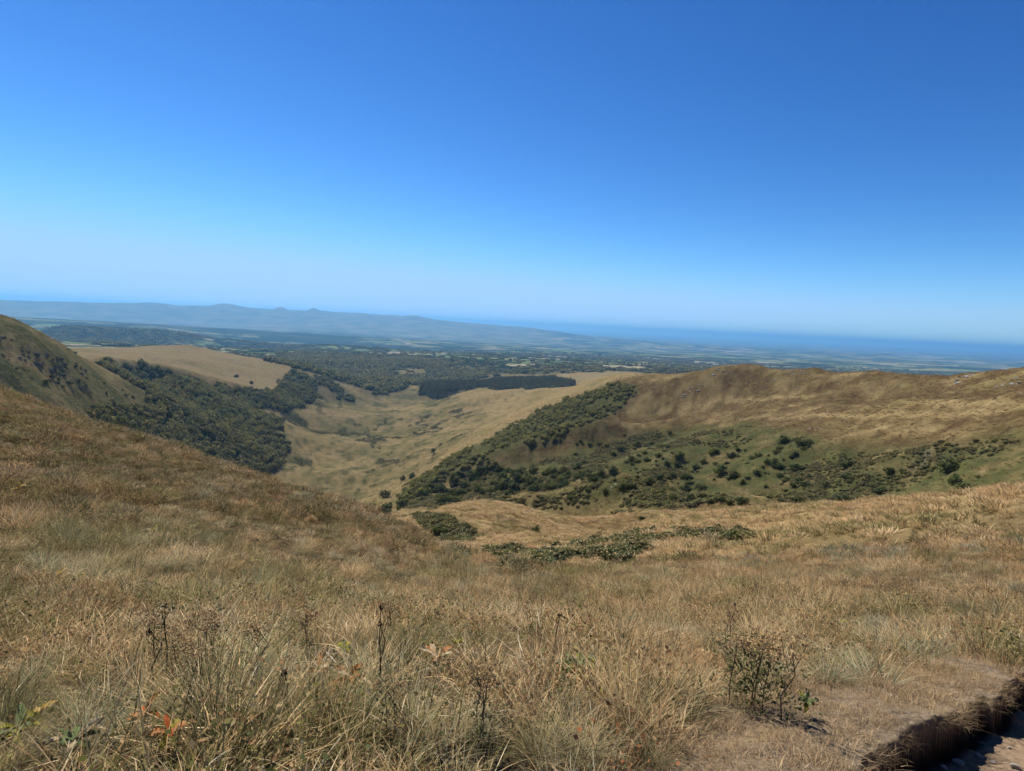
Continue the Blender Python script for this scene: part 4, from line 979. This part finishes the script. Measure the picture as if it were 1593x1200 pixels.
def off_path(x, y, rg):
    sd = mask_at(SDc, x, y); w = mask_at(WORNc, x, y)
    gap = sstep(-0.05, 0.35, fbm(x / 0.55, y / 0.55, 241, 3)) * 0.75          # gaps down to the thatch
    return (sd < -0.02) & (rg.uniform(0, 1, len(x)) > w * 1.15) & (rg.uniform(0, 1, len(x)) > gap)
def on_worn(x, y, rg):
    sd = mask_at(SDc, x, y); w = mask_at(WORNc, x, y)
    return (sd < -0.03) & (w > 0.25)
sow('near_grass', 'tangled dry straw and green grass covering the near slope', 84, -52, 50, 1.3, 7.5, 0.75, 1.25, g_src, 701, pick_kind, off_path)
sow('worn_turf', 'short flattened turf along the edge of the sunken path', 260, 10, 56, 1.3, 7.0, 0.7, 1.1, g_src, 702, lambda f, rg, nn, x, y: rg.integers(10, 12, nn), on_worn,
    tintf=lambda x, y, rg, r: (np.array([(0.36, 0.255, 0.145), (0.30, 0.205, 0.11), (0.24, 0.155, 0.082)])[rg.integers(0, 3, len(x))] * rg.uniform(0.8, 1.2, (len(x), 1)), np.zeros(len(x), int)))
def one_pal(pal): return lambda x, y, rg, r: (pal[rg.integers(0, len(pal), len(x))] * rg.uniform(0.8, 1.2, (len(x), 1)), np.zeros(len(x), int))
sow('dark_tufts', 'dark olive tufts standing out of the near grass', 5.5, -52, 50, 1.6, 20, 0.9, 1.5, g_src, 711, lambda f, rg, nn, x, y: np.array([2, 3])[rg.integers(0, 2, nn)], lambda x, y, rg: off_path(x, y, rg) & (fbm(x / 1.0, y / 1.0, 242, 2) > -0.15),
    None, one_pal(np.array([(0.07, 0.078, 0.026), (0.10, 0.115, 0.036), (0.05, 0.06, 0.024), (0.14, 0.15, 0.05), (0.17, 0.20, 0.11), (0.085, 0.11, 0.045)])))
sow('pale_tufts', 'pale straw tufts standing out of the near grass', 4.5, -52, 50, 1.6, 20, 0.9, 1.6, g_src, 712, lambda f, rg, nn, x, y: np.array([2, 3, 4, 0])[rg.integers(0, 4, nn)], lambda x, y, rg: off_path(x, y, rg) & (fbm(x / 1.0, y / 1.0, 243, 2) > -0.1),
    None, one_pal(np.array([(0.72, 0.53, 0.29), (0.66, 0.47, 0.23), (0.74, 0.60, 0.38)])))
sow('dead_litter', 'pale broken stems and dead blades lying over the near grass', 15, -52, 50, 1.4, 10, 0.7, 1.2, g_src, 707, lambda f, rg, nn, x, y: rg.integers(12, 14, nn), off_path,
    tintf=lambda x, y, rg, r: (np.array([(0.66, 0.55, 0.36), (0.60, 0.46, 0.27), (0.52, 0.36, 0.20), (0.62, 0.56, 0.42)])[rg.integers(0, 4, len(x))], np.zeros(len(x), int)))
HERB_T = np.array([(0.13, 0.16, 0.05), (0.30, 0.27, 0.06), (0.36, 0.15, 0.06), (0.20, 0.22, 0.09), (0.42, 0.27, 0.10), (0.10, 0.12, 0.05)])
sow('small_herbs', 'low herbs with green, yellow and rusty leaves among the near grass', 12, -52, 50, 1.6, 14, 0.6, 1.3, g_src, 708, lambda f, rg, nn, x, y: rg.integers(8, 10, nn),
    lambda x, y, rg: off_path(x, y, rg) & (fbm(x / 1.3, y / 1.3, 231, 3) > rg.uniform(-0.3, 0.3, len(x))), None,
    lambda x, y, rg, r: (HERB_T[((fbm(x / 0.8, y / 0.8, 232, 2) * 2.2 + 0.5 + rg.uniform(-0.25, 0.25, len(x))).clip(0, 0.999) * 6).astype(int)], np.zeros(len(x), int)))
sow('slope_grass', 'dry grass of mixed straw, rust and olive down to the brow', 30, -52, 52, 7.5, 22, 0.95, 1.75, g_src, 703, pick_kind, None)
def spur_tint(x, y, rg, r):
    t_, f_ = grass_tint(x, y, rg, r); k = np.clip(0.25 + (-x / (np.abs(y) + 1.0)) * 0.9, 0, 0.75)[:, None]
    dk = np.array([(0.15, 0.13, 0.05), (0.20, 0.145, 0.068), (0.11, 0.105, 0.04), (0.30, 0.22, 0.12), (0.17, 0.165, 0.075), (0.36, 0.26, 0.15)])[rg.integers(0, 6, len(x))]
    return np.where(rg.uniform(0, 1, (len(x), 1)) < k, dk, t_), f_
def spur_kind(f, rg, nn, x, y): return np.where(rg.uniform(0, 1, nn) < 0.55, rg.integers(3, 7, nn), rg.integers(0, 3, nn))
sow('spur_grass', 'tufted grass and low cushions covering the near spur up to its edge', 8.5, -52, 52, 20, 40, 0.45, 1.25, t_src, 704, spur_kind, lambda x, y, rg: mask_at(hol, x, y) < 0.4, None, spur_tint)
CUSH = np.array([(0.10, 0.095, 0.036), (0.15, 0.12, 0.05), (0.075, 0.08, 0.032), (0.26, 0.19, 0.10), (0.20, 0.19, 0.10), (0.42, 0.31, 0.18), (0.19, 0.12, 0.055)])
sow('spur_cushions', 'rounded cushions of heath and grass dotted over the left spur', 0.55, -52, 8, 17, 62, 0.8, 1.5, t_src, 713, lambda f, rg, nn, x, y: rg.integers(3, 7, nn), None, None,
    lambda x, y, rg, r: (CUSH[rg.integers(0, 7, len(x))] * rg.uniform(0.8, 1.2, (len(x), 1)), np.zeros(len(x), int)))
sow('spur_edge_grass', 'wind-laid grass along the far rim of the left spur', 4.0, -52, -10, 39, 66, 0.7, 1.5, t_src, 705, spur_kind, None, None, spur_tint)
def far_tint(x, y, rg, r):
    nn = len(x); n_ = fbm(x / 14, y / 14, 211, 3); pal = STRAW[rg.integers(0, 3, nn)] * 0.85; g_ = OLIVE[rg.integers(0, 4, nn)]
    k = rg.uniform(-0.35, 0.75, nn) < n_ * 0.9 - 0.12; out = np.where(k[:, None], g_, pal) * rg.uniform(0.75, 1.15, (nn, 1))
    return out, np.zeros(nn, int)
sow('ridge_grass', 'golden tufted grass on the ridges and humps round the bowl', 0.9, -20, 50, 40, 190, 0.8, 1.5, f_src, 706, lambda f, rg, nn, x, y: rg.integers(0, 4, nn),
    lambda x, y, rg: mask_at(np.maximum(hol, strip), x, y) < 0.5, lambda r: np.clip(120 / r, 0, 1), far_tint)


MOOR_T = np.array([(0.11, 0.062, 0.03), (0.16, 0.11, 0.05), (0.24, 0.17, 0.08), (0.09, 0.07, 0.03), (0.14, 0.078, 0.038)])
def moor_tint(x, y, rg, r):
    g_ = mask_at(green, x, y); nn = len(x); t_ = MOOR_T[((fbm(x / 30, y / 30, 251, 3) * 1.6 + 0.5 + rg.uniform(-0.35, 0.35, nn)).clip(0, 0.999) * 5).astype(int)]
    gt = np.array([(0.12, 0.12, 0.04), (0.17, 0.15, 0.05), (0.085, 0.10, 0.035)])[rg.integers(0, 3, nn)]
    return np.where((g_ > rg.uniform(0.3, 0.7, nn))[:, None], gt, t_) * rg.uniform(0.8, 1.2, (nn, 1)), np.zeros(nn, int)
sow('moor_tufts', 'coarse brown and straw tufts over the right-hand moor and hillside', 0.13, -14, 46, 190, 960, 0.9, 1.9, f_src, 709, lambda f, rg, nn, x, y: rg.integers(0, 4, nn), None, lambda r: np.clip(420 / r, 0, 1), moor_tint)
sow('mountain_tufts', 'coarse grass tufts over the face of the left mountain', 0.08, -52, -26, 450, 1000, 1.4, 2.6, f_src, 710, lambda f, rg, nn, x, y: rg.integers(0, 4, nn), lambda x, y, rg: mask_at(woods, x, y) < 0.3, None, moor_tint)
# ------------------------------------------------------------------ single plants in the foreground
rp = np.random.default_rng(88)
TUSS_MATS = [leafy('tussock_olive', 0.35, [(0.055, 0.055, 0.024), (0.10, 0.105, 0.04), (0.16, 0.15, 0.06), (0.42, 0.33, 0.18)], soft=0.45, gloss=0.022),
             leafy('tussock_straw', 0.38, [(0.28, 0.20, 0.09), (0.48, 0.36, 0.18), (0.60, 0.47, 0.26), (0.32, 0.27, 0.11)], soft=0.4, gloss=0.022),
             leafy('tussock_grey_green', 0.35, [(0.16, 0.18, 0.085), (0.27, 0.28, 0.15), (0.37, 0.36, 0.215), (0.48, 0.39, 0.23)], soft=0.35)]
def tussock_mesh(seed, shade):
    rg = np.random.default_rng(seed); la = rg.uniform(0, 6.28)
    d = cat([blades(190, 0.09, 0.24, 0.50, 0.85, 0.7, 0.0042, 5, rg, (0.12 * math.cos(la), 0.12 * math.sin(la))), blades(90, 0.13, 0.10, 0.26, 1.1, 1.3, 0.0045, 4, rg), blades(30, 0.07, 0.36, 0.58, 0.5, 1.0, 0.003, 5, rg)])
    return blade_mesh('grass_tussock', d, TUSS_MATS[shade])
TUSSOCKS = [[tussock_mesh(800 + 5 * s + k, s) for k in range(4)] for s in range(3)]
def put(px, py, rmin=0.9): return pick(px, py, rmin)
def tussock(px, py, s, shade, label, group=None):
    x, y, z = put(px, py)
    o = link('grass_tussock', TUSSOCKS[shade][int(rp.integers(0, 4))], None, (x, y, z)); o.scale = (s, s, s * rp.uniform(0.85, 1.1)); o.rotation_euler = (rp.normal(0, 0.1), rp.normal(0, 0.1), rp.uniform(0, 6.28))
    o['kind'] = 'thing'; return tag(o, label, 'grass tuft', group)
for px_, py_, s_, sh_, lb in (
 (755, 1062, 0.95, 0, 'large stiff olive tussock fanning out in the middle of the foreground'),
 (640, 1040, 0.9, 0, 'dark upright tussock left of the stiff olive one in the middle'),
 (815, 945, 0.75, 0, 'dark olive tussock near the brow in the centre'),
 (1095, 935, 0.85, 0, 'dark shaded tussock below the brow, right of centre'),
 (1565, 965, 1.35, 0, 'tall dark green tussock at the right edge of the view'),
 (330, 1150, 0.9, 0, 'dark olive tussock at the bottom, left of centre'),
 (415, 1120, 0.85, 2, 'grey-green tussock right of the dark one at the bottom left'),
 (130, 1165, 0.7, 2, 'grey-green tussock in the bottom left corner'),
 (620, 1130, 0.85, 2, 'dense grey-green tussock below the orange leaves'),
 (985, 1135, 0.95, 1, 'wide mat of straw grass flopped over at the bottom, right of centre'),
 (1040, 1090, 0.9, 1, 'straw tussock leaning towards the ragwort bush'),
 (1290, 1060, 0.8, 2, 'soft grey-green tussock above the worn bank'),
 (1400, 1025, 0.85, 2, 'second grey-green tussock along the worn bank, further right'),
 (1190, 1060, 0.8, 2, 'bluish-green upright tussock just behind the ragwort bush'),
 (1420, 985, 0.75, 0, 'olive tussock beside the golden withered leaves'),
 (1260, 960, 0.8, 1, 'straw tussock in the right middle of the foreground'),
 (70, 830, 1.3, 2, 'pale grey-green tussock alone on the left spur'),
 (165, 735, 1.9, 0, 'yellow-green tussock high on the left spur'),
 (910, 1040, 0.6, 2, 'small blue-green tussock between the straw mats in the centre')):
    tussock(px_, py_, s_, sh_, lb)
for (poly, cnt, label, group, shs, lo, hi) in (
   ([(0, 1000), (560, 960), (560, 1190), (0, 1190)], 20, '%s tussock, %s of the bottom left grass', 'tussocks in the bottom left', [0, 1, 2, 0], 0.45, 0.75),
   ([(560, 930), (1050, 900), (1050, 1190), (560, 1190)], 20, '%s tussock, %s of the bottom centre grass', 'tussocks in the bottom centre', [0, 1, 2], 0.45, 0.75),
   ([(1050, 880), (1590, 860), (1590, 980), (1200, 1030), (1050, 1030)], 20, '%s tussock, %s of the grass above the worn bank', 'tussocks above the worn bank', [1, 1, 0, 2], 0.5, 0.85),
   ([(0, 640), (350, 760), (620, 860), (500, 940), (0, 940)], 46, '%s tussock, %s of the near left spur', 'tussocks on the left spur', [0, 0, 1, 2], 0.8, 1.7)):
    k = 0
    pl_ = np.array(poly, float)
    while k < cnt:
        px_, py_ = rp.uniform(pl_[:, 0].min(), pl_[:, 0].max()), rp.uniform(pl_[:, 1].min(), pl_[:, 1].max())
        if in_poly(np.array([px_]), np.array([py_]), poly)[0]:
            sh_ = int(rp.choice(shs)); sz = rp.uniform(lo, hi)
            tussock(px_, py_, sz, sh_, label % (('big' if sz > (lo + hi) / 2 else 'small') + ' ' + ('olive', 'straw', 'grey-green')[sh_], spot(px_, py_, pl_)), group); k += 1

# ragwort gone to seed: stem, leaves, tan heads
M_stem = plain_mat('dry_stem', (0.10, 0.065, 0.04), (0.20, 0.14, 0.085), 30.0, 0.2, 0.002)
M_dark = plain_mat('dark_stalk', (0.035, 0.026, 0.02), (0.08, 0.06, 0.042), 30.0, 0.2, 0.002)
M_head = leafy('seed_head', 0.3, [(0.34, 0.22, 0.10), (0.44, 0.30, 0.14), (0.52, 0.39, 0.21)], soft=0.0)
M_herb = leafy('herb_leaves', 0.35, [(0.06, 0.068, 0.026), (0.11, 0.12, 0.045), (0.17, 0.13, 0.06)], soft=0.0)
def head_mesh(seed):
    rg = np.random.default_rng(seed); C = []
    for k in range(9):
        c = np.array([rg.normal(0, 0.022), rg.normal(0, 0.022), rg.normal(0, 0.007)]); v = rg.normal(0, 1, (12, 3)); v /= np.linalg.norm(v, axis=1, keepdims=True); C.append((c + v * 0.0085, v))
    return blade_mesh('flower_head', leaf_quads(np.concatenate([c for c, _ in C]), np.concatenate([v for _, v in C]), 0.012, rg), M_head)
HEADS = [head_mesh(900 + k) for k in range(4)]
def stem_mesh(name, h, seed, mat, rad=0.0028, nbr=5, spread=0.10):
    rg = np.random.default_rng(seed); V_, F_ = tube([(0, 0, -0.02), (rg.normal(0, 0.01), rg.normal(0, 0.01), h * 0.4), (rg.normal(0, 0.02), rg.normal(0, 0.02), h * 0.75), (rg.normal(0, 0.02), rg.normal(0, 0.02), h)], [rad * 1.4, rad * 1.2, rad, rad * 0.6], 5)
    Vs, Fs, tips = [V_], [F_], [V_[-5:].mean(0)]; o = len(V_)
    for k in range(nbr):
        z0 = h * rg.uniform(0.6, 0.9); a = 2.4 * k + rg.uniform(0, 1); e = np.array([spread * math.cos(a) * rg.uniform(0.5, 1), spread * math.sin(a) * rg.uniform(0.5, 1), h * rg.uniform(0.9, 1.04)])
        v2, f2 = tube([(0, 0, z0), e * [0.6, 0.6, 0] + [0, 0, (z0 + e[2]) / 2], e], [rad * 0.8, rad * 0.6, rad * 0.4], 4); Vs.append(v2); Fs.append(f2 + o); o += len(v2); tips.append(e)
    return mesh_np(name, np.concatenate(Vs), np.concatenate(Fs), mat), tips
STEMS = [stem_mesh('stem', 0.42, 920 + k, M_stem) for k in range(4)]
def herb_leaves(seed, nl, h, s, mat, w=0.06):
    rg = np.random.default_rng(seed); C = np.stack([rg.normal(0, w, nl), rg.normal(0, w, nl), rg.uniform(0.02, h, nl)], -1); Nn = rg.normal(0, 1, (nl, 3)) + [0, 0, 0.6]
    return blade_mesh('foliage', leaf_quads(C, Nn / np.linalg.norm(Nn, axis=1, keepdims=True), rg.uniform(0.6, 1.3, nl) * s, rg, 0.8), mat)
FOL = [herb_leaves(930 + k, 260, 0.30, 0.02, M_herb) for k in range(3)]
def ragwort(px, py, s, label, group=None, stems=1, bushy=False):
    x, y, z = put(px, py); o = empty('ragwort', (x, y, z), label, 'plant', group); o.rotation_euler = (0, 0, rp.uniform(0, 6.28)); o.scale = (s, s, s)
    for j in range(stems):
        me, tips = STEMS[int(rp.integers(0, 4))]; a = rp.uniform(0, 6.28); d = 0.05 * j; off = Vector((d * math.cos(a), d * math.sin(a), 0)); sc_ = rp.uniform(0.8, 1.15)
        st = link('stem', me, o, off); st.scale = (sc_, sc_, sc_)
        for tp in tips:
            if rp.uniform() < 0.85:
                hd = link('flower_head', HEADS[int(rp.integers(0, 4))], st, tp); hd.rotation_euler = (rp.normal(0, 0.3), rp.normal(0, 0.3), rp.uniform(0, 6.28)); hs_ = rp.uniform(0.7, 1.2); hd.scale = (hs_, hs_, hs_)
    f = link('foliage', FOL[int(rp.integers(0, 3))], o); f.scale = (1.25, 1.25, 1.1) if bushy else (0.9, 0.9, 0.9)
    if bushy:
        for j in range(3): f2 = link('foliage', FOL[j], o, (0.12 * math.cos(2.1 * j), 0.12 * math.sin(2.1 * j), 0.02)); f2.scale = (1.2, 1.2, 1.05)
    return o
ragwort(1172, 1100, 1.1, 'big ragwort bush gone to seed with a dark leafy base, right of centre', None, 5, True)
ragwort(1128, 1020, 0.95, 'ragwort with four tan seed heads just above the dark leafy one', None, 2)
ragwort(1105, 1022, 0.7, 'small ragwort left of the one with four tan heads', None, 1)
ragwort(240, 1030, 0.9, 'ragwort with tan heads beside the tall dark stalk on the left', None, 2)
ragwort(332, 1040, 0.9, 'ragwort with pale heads right of the tall dark stalk on the left', None, 2)
ragwort(275, 1062, 0.75, 'short ragwort with two tan heads below the tall dark stalk on the left', None, 1)
ragwort(402, 1075, 0.85, 'ragwort with one wide tan head, left of the orange leaves', None, 1)
ragwort(478, 1040, 0.9, 'ragwort with a flat bunch of brown heads above the pink-orange leaves', None, 2)
ragwort(300, 1100, 0.8, 'ragwort with drooping tan heads above the orange-red leaf', None, 2)
ragwort(605, 1000, 0.8, 'ragwort with golden heads near the two thin dark stalks in the centre', None, 2)
ragwort(600, 1150, 0.8, 'brown-headed ragwort at the bottom, left of centre', None, 2)
ragwort(745, 1165, 0.85, 'tan-headed ragwort at the bottom centre', None, 3)
ragwort(820, 1010, 0.7, 'single-headed ragwort right of the stiff olive tussock', None, 1)
ragwort(880, 925, 0.8, 'golden ragwort on the brow in the centre', None, 2)
ragwort(1010, 935, 0.8, 'rusty ragwort on the brow right of centre', None, 2)
ragwort(1180, 935, 0.8, 'yellow-brown ragwort in the right middle distance of the slope', None, 2)

# thin dark stalks standing above the grass
def stalk(px_top, py_top, px_base, py_base, label, nbr=3, group=None):
    x, y, z = put(px_base, py_base); r = math.hypot(x, y); az_, q_ = ray([px_top], [py_top]); h = max(0.25, r * q_[0] - z)
    me, tips = stem_mesh('dark_stalk', h, int(rp.integers(0, 9999)), M_dark, 0.003, nbr, 0.035)
    o = empty('dead_stalk', (x, y, z), label, 'dead stalk', group); st = link('stem', me, o)
    hd = link('seed_head', blade_mesh('seed_head', leaf_quads(rp.normal(0, 0.008, (24, 3)) + np.array(tips[0]), (lambda v: v / np.linalg.norm(v, axis=1, keepdims=True))(rp.normal(0, 1, (24, 3))), 0.014, rp), M_dark), o)
    return o
M_darkleaf = M_dark
stalk(261, 945, 258, 1060, 'tall thin dark stalk standing alone on the left')
stalk(591, 945, 594, 1090, 'taller of two thin dark stalks left of centre')
stalk(573, 970, 588, 1075, 'shorter leaning one of two thin dark stalks left of centre')
stalk(228, 990, 240, 1070, 'short dark stalk left of the tall one on the left')
stalk(440, 1050, 438, 1130, 'dark stalk with side twigs by the grey-green tussock')
stalk(860, 955, 862, 1010, 'short dark stalk in the centre below the brow')

# withered broad leaves (gentian, dock)
def leaf_mesh(seed, L, Wd, mat, droop=0.9):
    rg = np.random.default_rng(seed); ns, nw = 7, 4; Vs = []; T = []
    for i in range(ns + 1):
        s = i / ns; th = 0.35 + droop * s + rg.normal(0, 0.05); wv = Wd * math.sin(math.pi * min(0.98, s * 0.93 + 0.06)) ** 0.8
        cx = L * (s - 0.22 * s * s * droop); cz = L * (0.75 * s - 0.62 * droop * s * s)
        for j in range(nw + 1):
            t_ = j / nw * 2 - 1; Vs.append((cx, t_ * wv, cz + abs(t_) * wv * 0.5 + 0.010 * math.sin(8 * s + 5 * t_ + seed))); T.append(0.2 + 0.8 * s)
    F_ = [(i * (nw + 1) + j, i * (nw + 1) + j + 1, (i + 1) * (nw + 1) + j + 1, (i + 1) * (nw + 1) + j) for i in range(ns) for j in range(nw)]
    rv = np.clip(np.tile(np.abs(np.linspace(-1, 1, nw + 1)), ns + 1) * 0.7 + rg.uniform(0, 0.3, len(Vs)), 0, 1)
    return blade_mesh('leaf', (np.array(Vs), np.array(F_), np.array(T), rv), mat)
LM = {'orange': leafy('orange_leaf', 0.4, [(0.42, 0.15, 0.05), (0.50, 0.24, 0.09), (0.52, 0.34, 0.18)], soft=0.0),
      'red': leafy('red_leaf', 0.45, [(0.42, 0.075, 0.025), (0.50, 0.13, 0.04), (0.48, 0.20, 0.07)], soft=0.0),
      'cream': leafy('cream_leaf', 0.4, [(0.42, 0.30, 0.16), (0.55, 0.44, 0.27), (0.60, 0.50, 0.34)], soft=0.0),
      'gold': leafy('gold_leaf', 0.4, [(0.40, 0.24, 0.06), (0.50, 0.33, 0.10), (0.55, 0.42, 0.18)], soft=0.0),
      'yellow': leafy('yellow_leaf', 0.45, [(0.34, 0.30, 0.04), (0.42, 0.38, 0.06), (0.22, 0.24, 0.05)], soft=0.0),
      'green': leafy('green_leaf', 0.35, [(0.10, 0.135, 0.05), (0.16, 0.20, 0.085), (0.22, 0.25, 0.12)], soft=0.0)}
def leafplant(px, py, cols, nlf, L, Wd, label, droop=0.9, name='broad_leaved_plant', lift=0.09):
    x, y, z = put(px, py); o = empty(name, (x, y, z + lift), label, 'plant'); a0 = rp.uniform(0, 6.28)
    nlf = nlf + 3
    for k in range(nlf):
        c = cols[k % len(cols)]
        lf = link('leaf', leaf_mesh(int(rp.integers(0, 9999)), 0.8 * L * rp.uniform(0.75, 1.15), 0.62 * Wd * rp.uniform(0.7, 1.2), LM[c], droop * rp.uniform(0.6, 1.3)), o); lf.rotation_euler = (rp.normal(0, 0.25), rp.normal(0, 0.25), a0 + 6.28 * k / nlf + rp.normal(0, 0.3))
    return o
leafplant(545, 1082, ['orange', 'orange', 'cream'], 6, 0.19, 0.032, 'withered plant with striped orange leaves left of the thin dark stalks')
leafplant(495, 1066, ['orange', 'cream'], 5, 0.15, 0.028, 'withered plant with pinkish-orange leaves left of the striped one')
leafplant(680, 1045, ['cream', 'orange', 'cream'], 5, 0.17, 0.03, 'pale cream withered leaves standing left of the stiff olive tussock')
leafplant(228, 1140, ['red', 'orange'], 3, 0.12, 0.026, 'bright orange-red leaf near the bottom left')
leafplant(262, 1172, ['red', 'orange', 'yellow'], 4, 0.12, 0.024, 'small plant with red-brown leaves under the bright orange-red leaf')
leafplant(30, 1165, ['yellow', 'yellow', 'green'], 6, 0.14, 0.028, 'yellow-green leafy plant in the bottom left corner')
leafplant(60, 1140, ['yellow', 'gold'], 4, 0.11, 0.024, 'yellowing leaves just right of the corner plant at the bottom left')
leafplant(115, 1185, ['green', 'green', 'cream'], 6, 0.15, 0.02, 'pale green lance-leaved plant at the bottom left')
leafplant(713, 1018, ['yellow'], 5, 0.07, 0.018, 'tiny bright yellow plant above the pale cream leaves')
leafplant(895, 1058, ['green'], 6, 0.24, 0.022, 'blue-green lance-leaved plant in the centre right')
leafplant(900, 1052, ['green', 'cream'], 3, 0.16, 0.02, 'small blue-green rosette touching the lance-leaved plant')
leafplant(535, 1030, ['green', 'yellow'], 5, 0.12, 0.02, 'fresh lime-green plant above the striped orange leaves')
leafplant(1497, 996, ['gold', 'orange', 'cream'], 7, 0.17, 0.03, 'golden withered leaves lying above the worn bank on the right')
leafplant(1278, 1030, ['cream', 'cream'], 2, 0.17, 0.022, 'pale yellow curled leaf lying by the grey-green tussock')
leafplant(1308, 978, ['cream', 'yellow'], 3, 0.15, 0.024, 'pale curled leaf up the slope from the pale yellow one')
leafplant(1378, 975, ['yellow', 'gold'], 5, 0.10, 0.018, 'yellow-leaved plant right of the pale curled leaf')
leafplant(1250, 1115, ['green', 'green', 'yellow'], 6, 0.10, 0.02, 'small flat green rosette on the worn bank')
leafplant(1090, 945, ['gold', 'gold'], 3, 0.09, 0.015, 'small bright orange-yellow plant under the shaded tussock')
leafplant(90, 905, ['cream', 'gold'], 5, 0.25, 0.05, 'buff withered leaves low on the left spur')
leafplant(395, 880, ['yellow', 'cream'], 5, 0.28, 0.05, 'yellow-white withered leaves at the foot of the rusty patch on the left spur')
leafplant(238, 830, ['cream', 'yellow'], 5, 0.30, 0.05, 'pale leaves at the top of the rusty patch on the left spur')
leafplant(120, 905, ['gold', 'cream'], 5, 0.25, 0.05, 'buff leaves right of the lowest withered leaves on the left spur')
leafplant(215, 765, ['cream'], 5, 0.36, 0.06, 'whitish leaves in the middle of the left spur')
leafplant(30, 765, ['gold', 'cream'], 4, 0.34, 0.06, 'tan leaves at the left edge of the near spur')

# tall seeding grasses along the brow
M_seed = leafy('seeding_grass', 0.4, [(0.38, 0.28, 0.14), (0.48, 0.37, 0.20), (0.55, 0.45, 0.27)], soft=0.2)
def seed_stem_mesh(seed, h):
    rg = np.random.default_rng(seed); b = blades(3, 0.015, h * 0.8, h, 0.1, 0.55, 0.0045, 7, rg)
    tip = b[0].reshape(3, 8, 2, 3)[:, 5:, 0, :].reshape(-1, 3); C = np.repeat(tip, 7, 0) + rg.normal(0, 0.012, (len(tip) * 7, 3)); Nn = rg.normal(0, 1, C.shape)
    return blade_mesh('seed_grass', b, M_seed), blade_mesh('seed_head', leaf_quads(C, Nn / np.linalg.norm(Nn, axis=1, keepdims=True), 0.012, rg, 0.5), M_seed)
SEEDS = [seed_stem_mesh(960 + k, 0.85) for k in range(5)]
def seed_grass(px, py, s, label, group=None):
    x, y, z = put(px, py); a, b = SEEDS[int(rp.integers(0, 5))]
    o = empty('seed_grass', (x, y, z), label, 'tall grass', group); o.scale = (s, s, s); o.rotation_euler = (0, 0, rp.uniform(0, 6.28))
    o['kind'] = 'thing'; link('stem', a, o); link('seed_head', b, o); return o
seed_grass(1450, 880, 1.5, 'thick pale bunch of tall seeding grass sticking up over the brow on the right')
seed_grass(1456, 884, 1.3, 'second stem of the thick pale bunch of tall grass on the right brow')
seed_grass(1300, 890, 1.5, 'tall arching seed stem over the brow, left of the thick pale bunch')
seed_grass(1310, 900, 1.3, 'shorter stem beside the tall arching seed stem')
seed_grass(1475, 880, 1.4, 'single straight seed stem just right of the thick pale bunch')
seed_grass(1565, 890, 1.6, 'long leaning seed stem near the right edge of the brow')
seed_grass(1225, 890, 1.1, 'slim seed stem on the brow, well left of the arching one')
for k in range(40):
    px_, py_, s_ = rp.uniform(840, 1590), rp.uniform(865, 960), rp.uniform(0.7, 1.1)
    seed_grass(px_, py_, s_, '%s straw seed stem, %s of the grass right of centre' % ('tall' if s_ > 0.9 else 'short', spot(px_, py_, np.array([(840, 865), (1590, 960)]))), 'seed stems on the right of the slope')
for k in range(24):
    px_, py_, s_ = rp.uniform(10, 840), rp.uniform(930, 1130), rp.uniform(0.5, 0.8)
    seed_grass(px_, py_, s_, '%s thin seed stem, %s of the grass left of centre' % ('tall' if s_ > 0.65 else 'short', spot(px_, py_, np.array([(10, 930), (840, 1130)]))), 'seed stems on the left of the slope')

# stones of the path and the fringe of roots on its bank
for px_, py_, s_, lb in ((1522, 1178, 0.05, 'pale stone on the path floor by the bank shadow'), (1492, 1190, 0.06, 'larger stone at the foot of the bank, left of the pale one'), (1468, 1196, 0.04, 'small stone beside the larger one at the foot of the bank'),
                         (1545, 1188, 0.035, 'small stone right of the pale one on the path floor'), (1580, 1195, 0.05, 'stone in the bottom right corner of the path'), (1570, 1165, 0.03, 'tiny stone on the sunlit path by the notch in the bank'),
                         (520, 1020, 0.10, 'pale grey stone lying in the grass above the striped orange leaves')):
    x, y, z = put(px_, py_); o = link('stone', STONES[int(rp.integers(0, 5))], None, (x, y, z + 0.2 * s_)); o.scale = (s_ * 1.4, s_, s_ * 0.75); o.rotation_euler = (0, 0, rp.uniform(0, 6)); tag(o, lb, 'stone')
seg = [(a, b) for a, b in zip(EDGE[1:-2], EDGE[2:-1])]; parts = []
for a, b in seg:
    L = float(np.hypot(*(b - a)))
    for k in range(int(L * 7)):
        p = a + (b - a) * rp.uniform(0, 1); nrm = np.array([b[1] - a[1], a[0] - b[0]]) / L
        bl = blades(5, 0.02, 0.03, 0.10, 0.3, 1.6, 0.0022, 5, rp, (0.5 * nrm[0], 0.5 * nrm[1]))
        p = p - nrm * rp.uniform(0.0, 0.06); V_ = bl[0].copy(); V_[:, 2] *= 0.35
        # hang over the edge
        over = np.maximum((V_[:, :2] @ nrm) - 0.03, 0); V_[:, 2] -= over * 1.1
        parts.append((V_ + np.array([p[0], p[1], float(ground(*p)) + 0.01]), bl[1], bl[2], bl[3]))
fr = link('bank_fringe', blade_mesh('bank_fringe', cat(parts), TUSS_MATS[0])); fr['kind'] = 'stuff'; fr['label'] = 'dry grass and rootlets hanging over the bank of the path'  # dark olive instead of straw, adding to the bank's painted shade
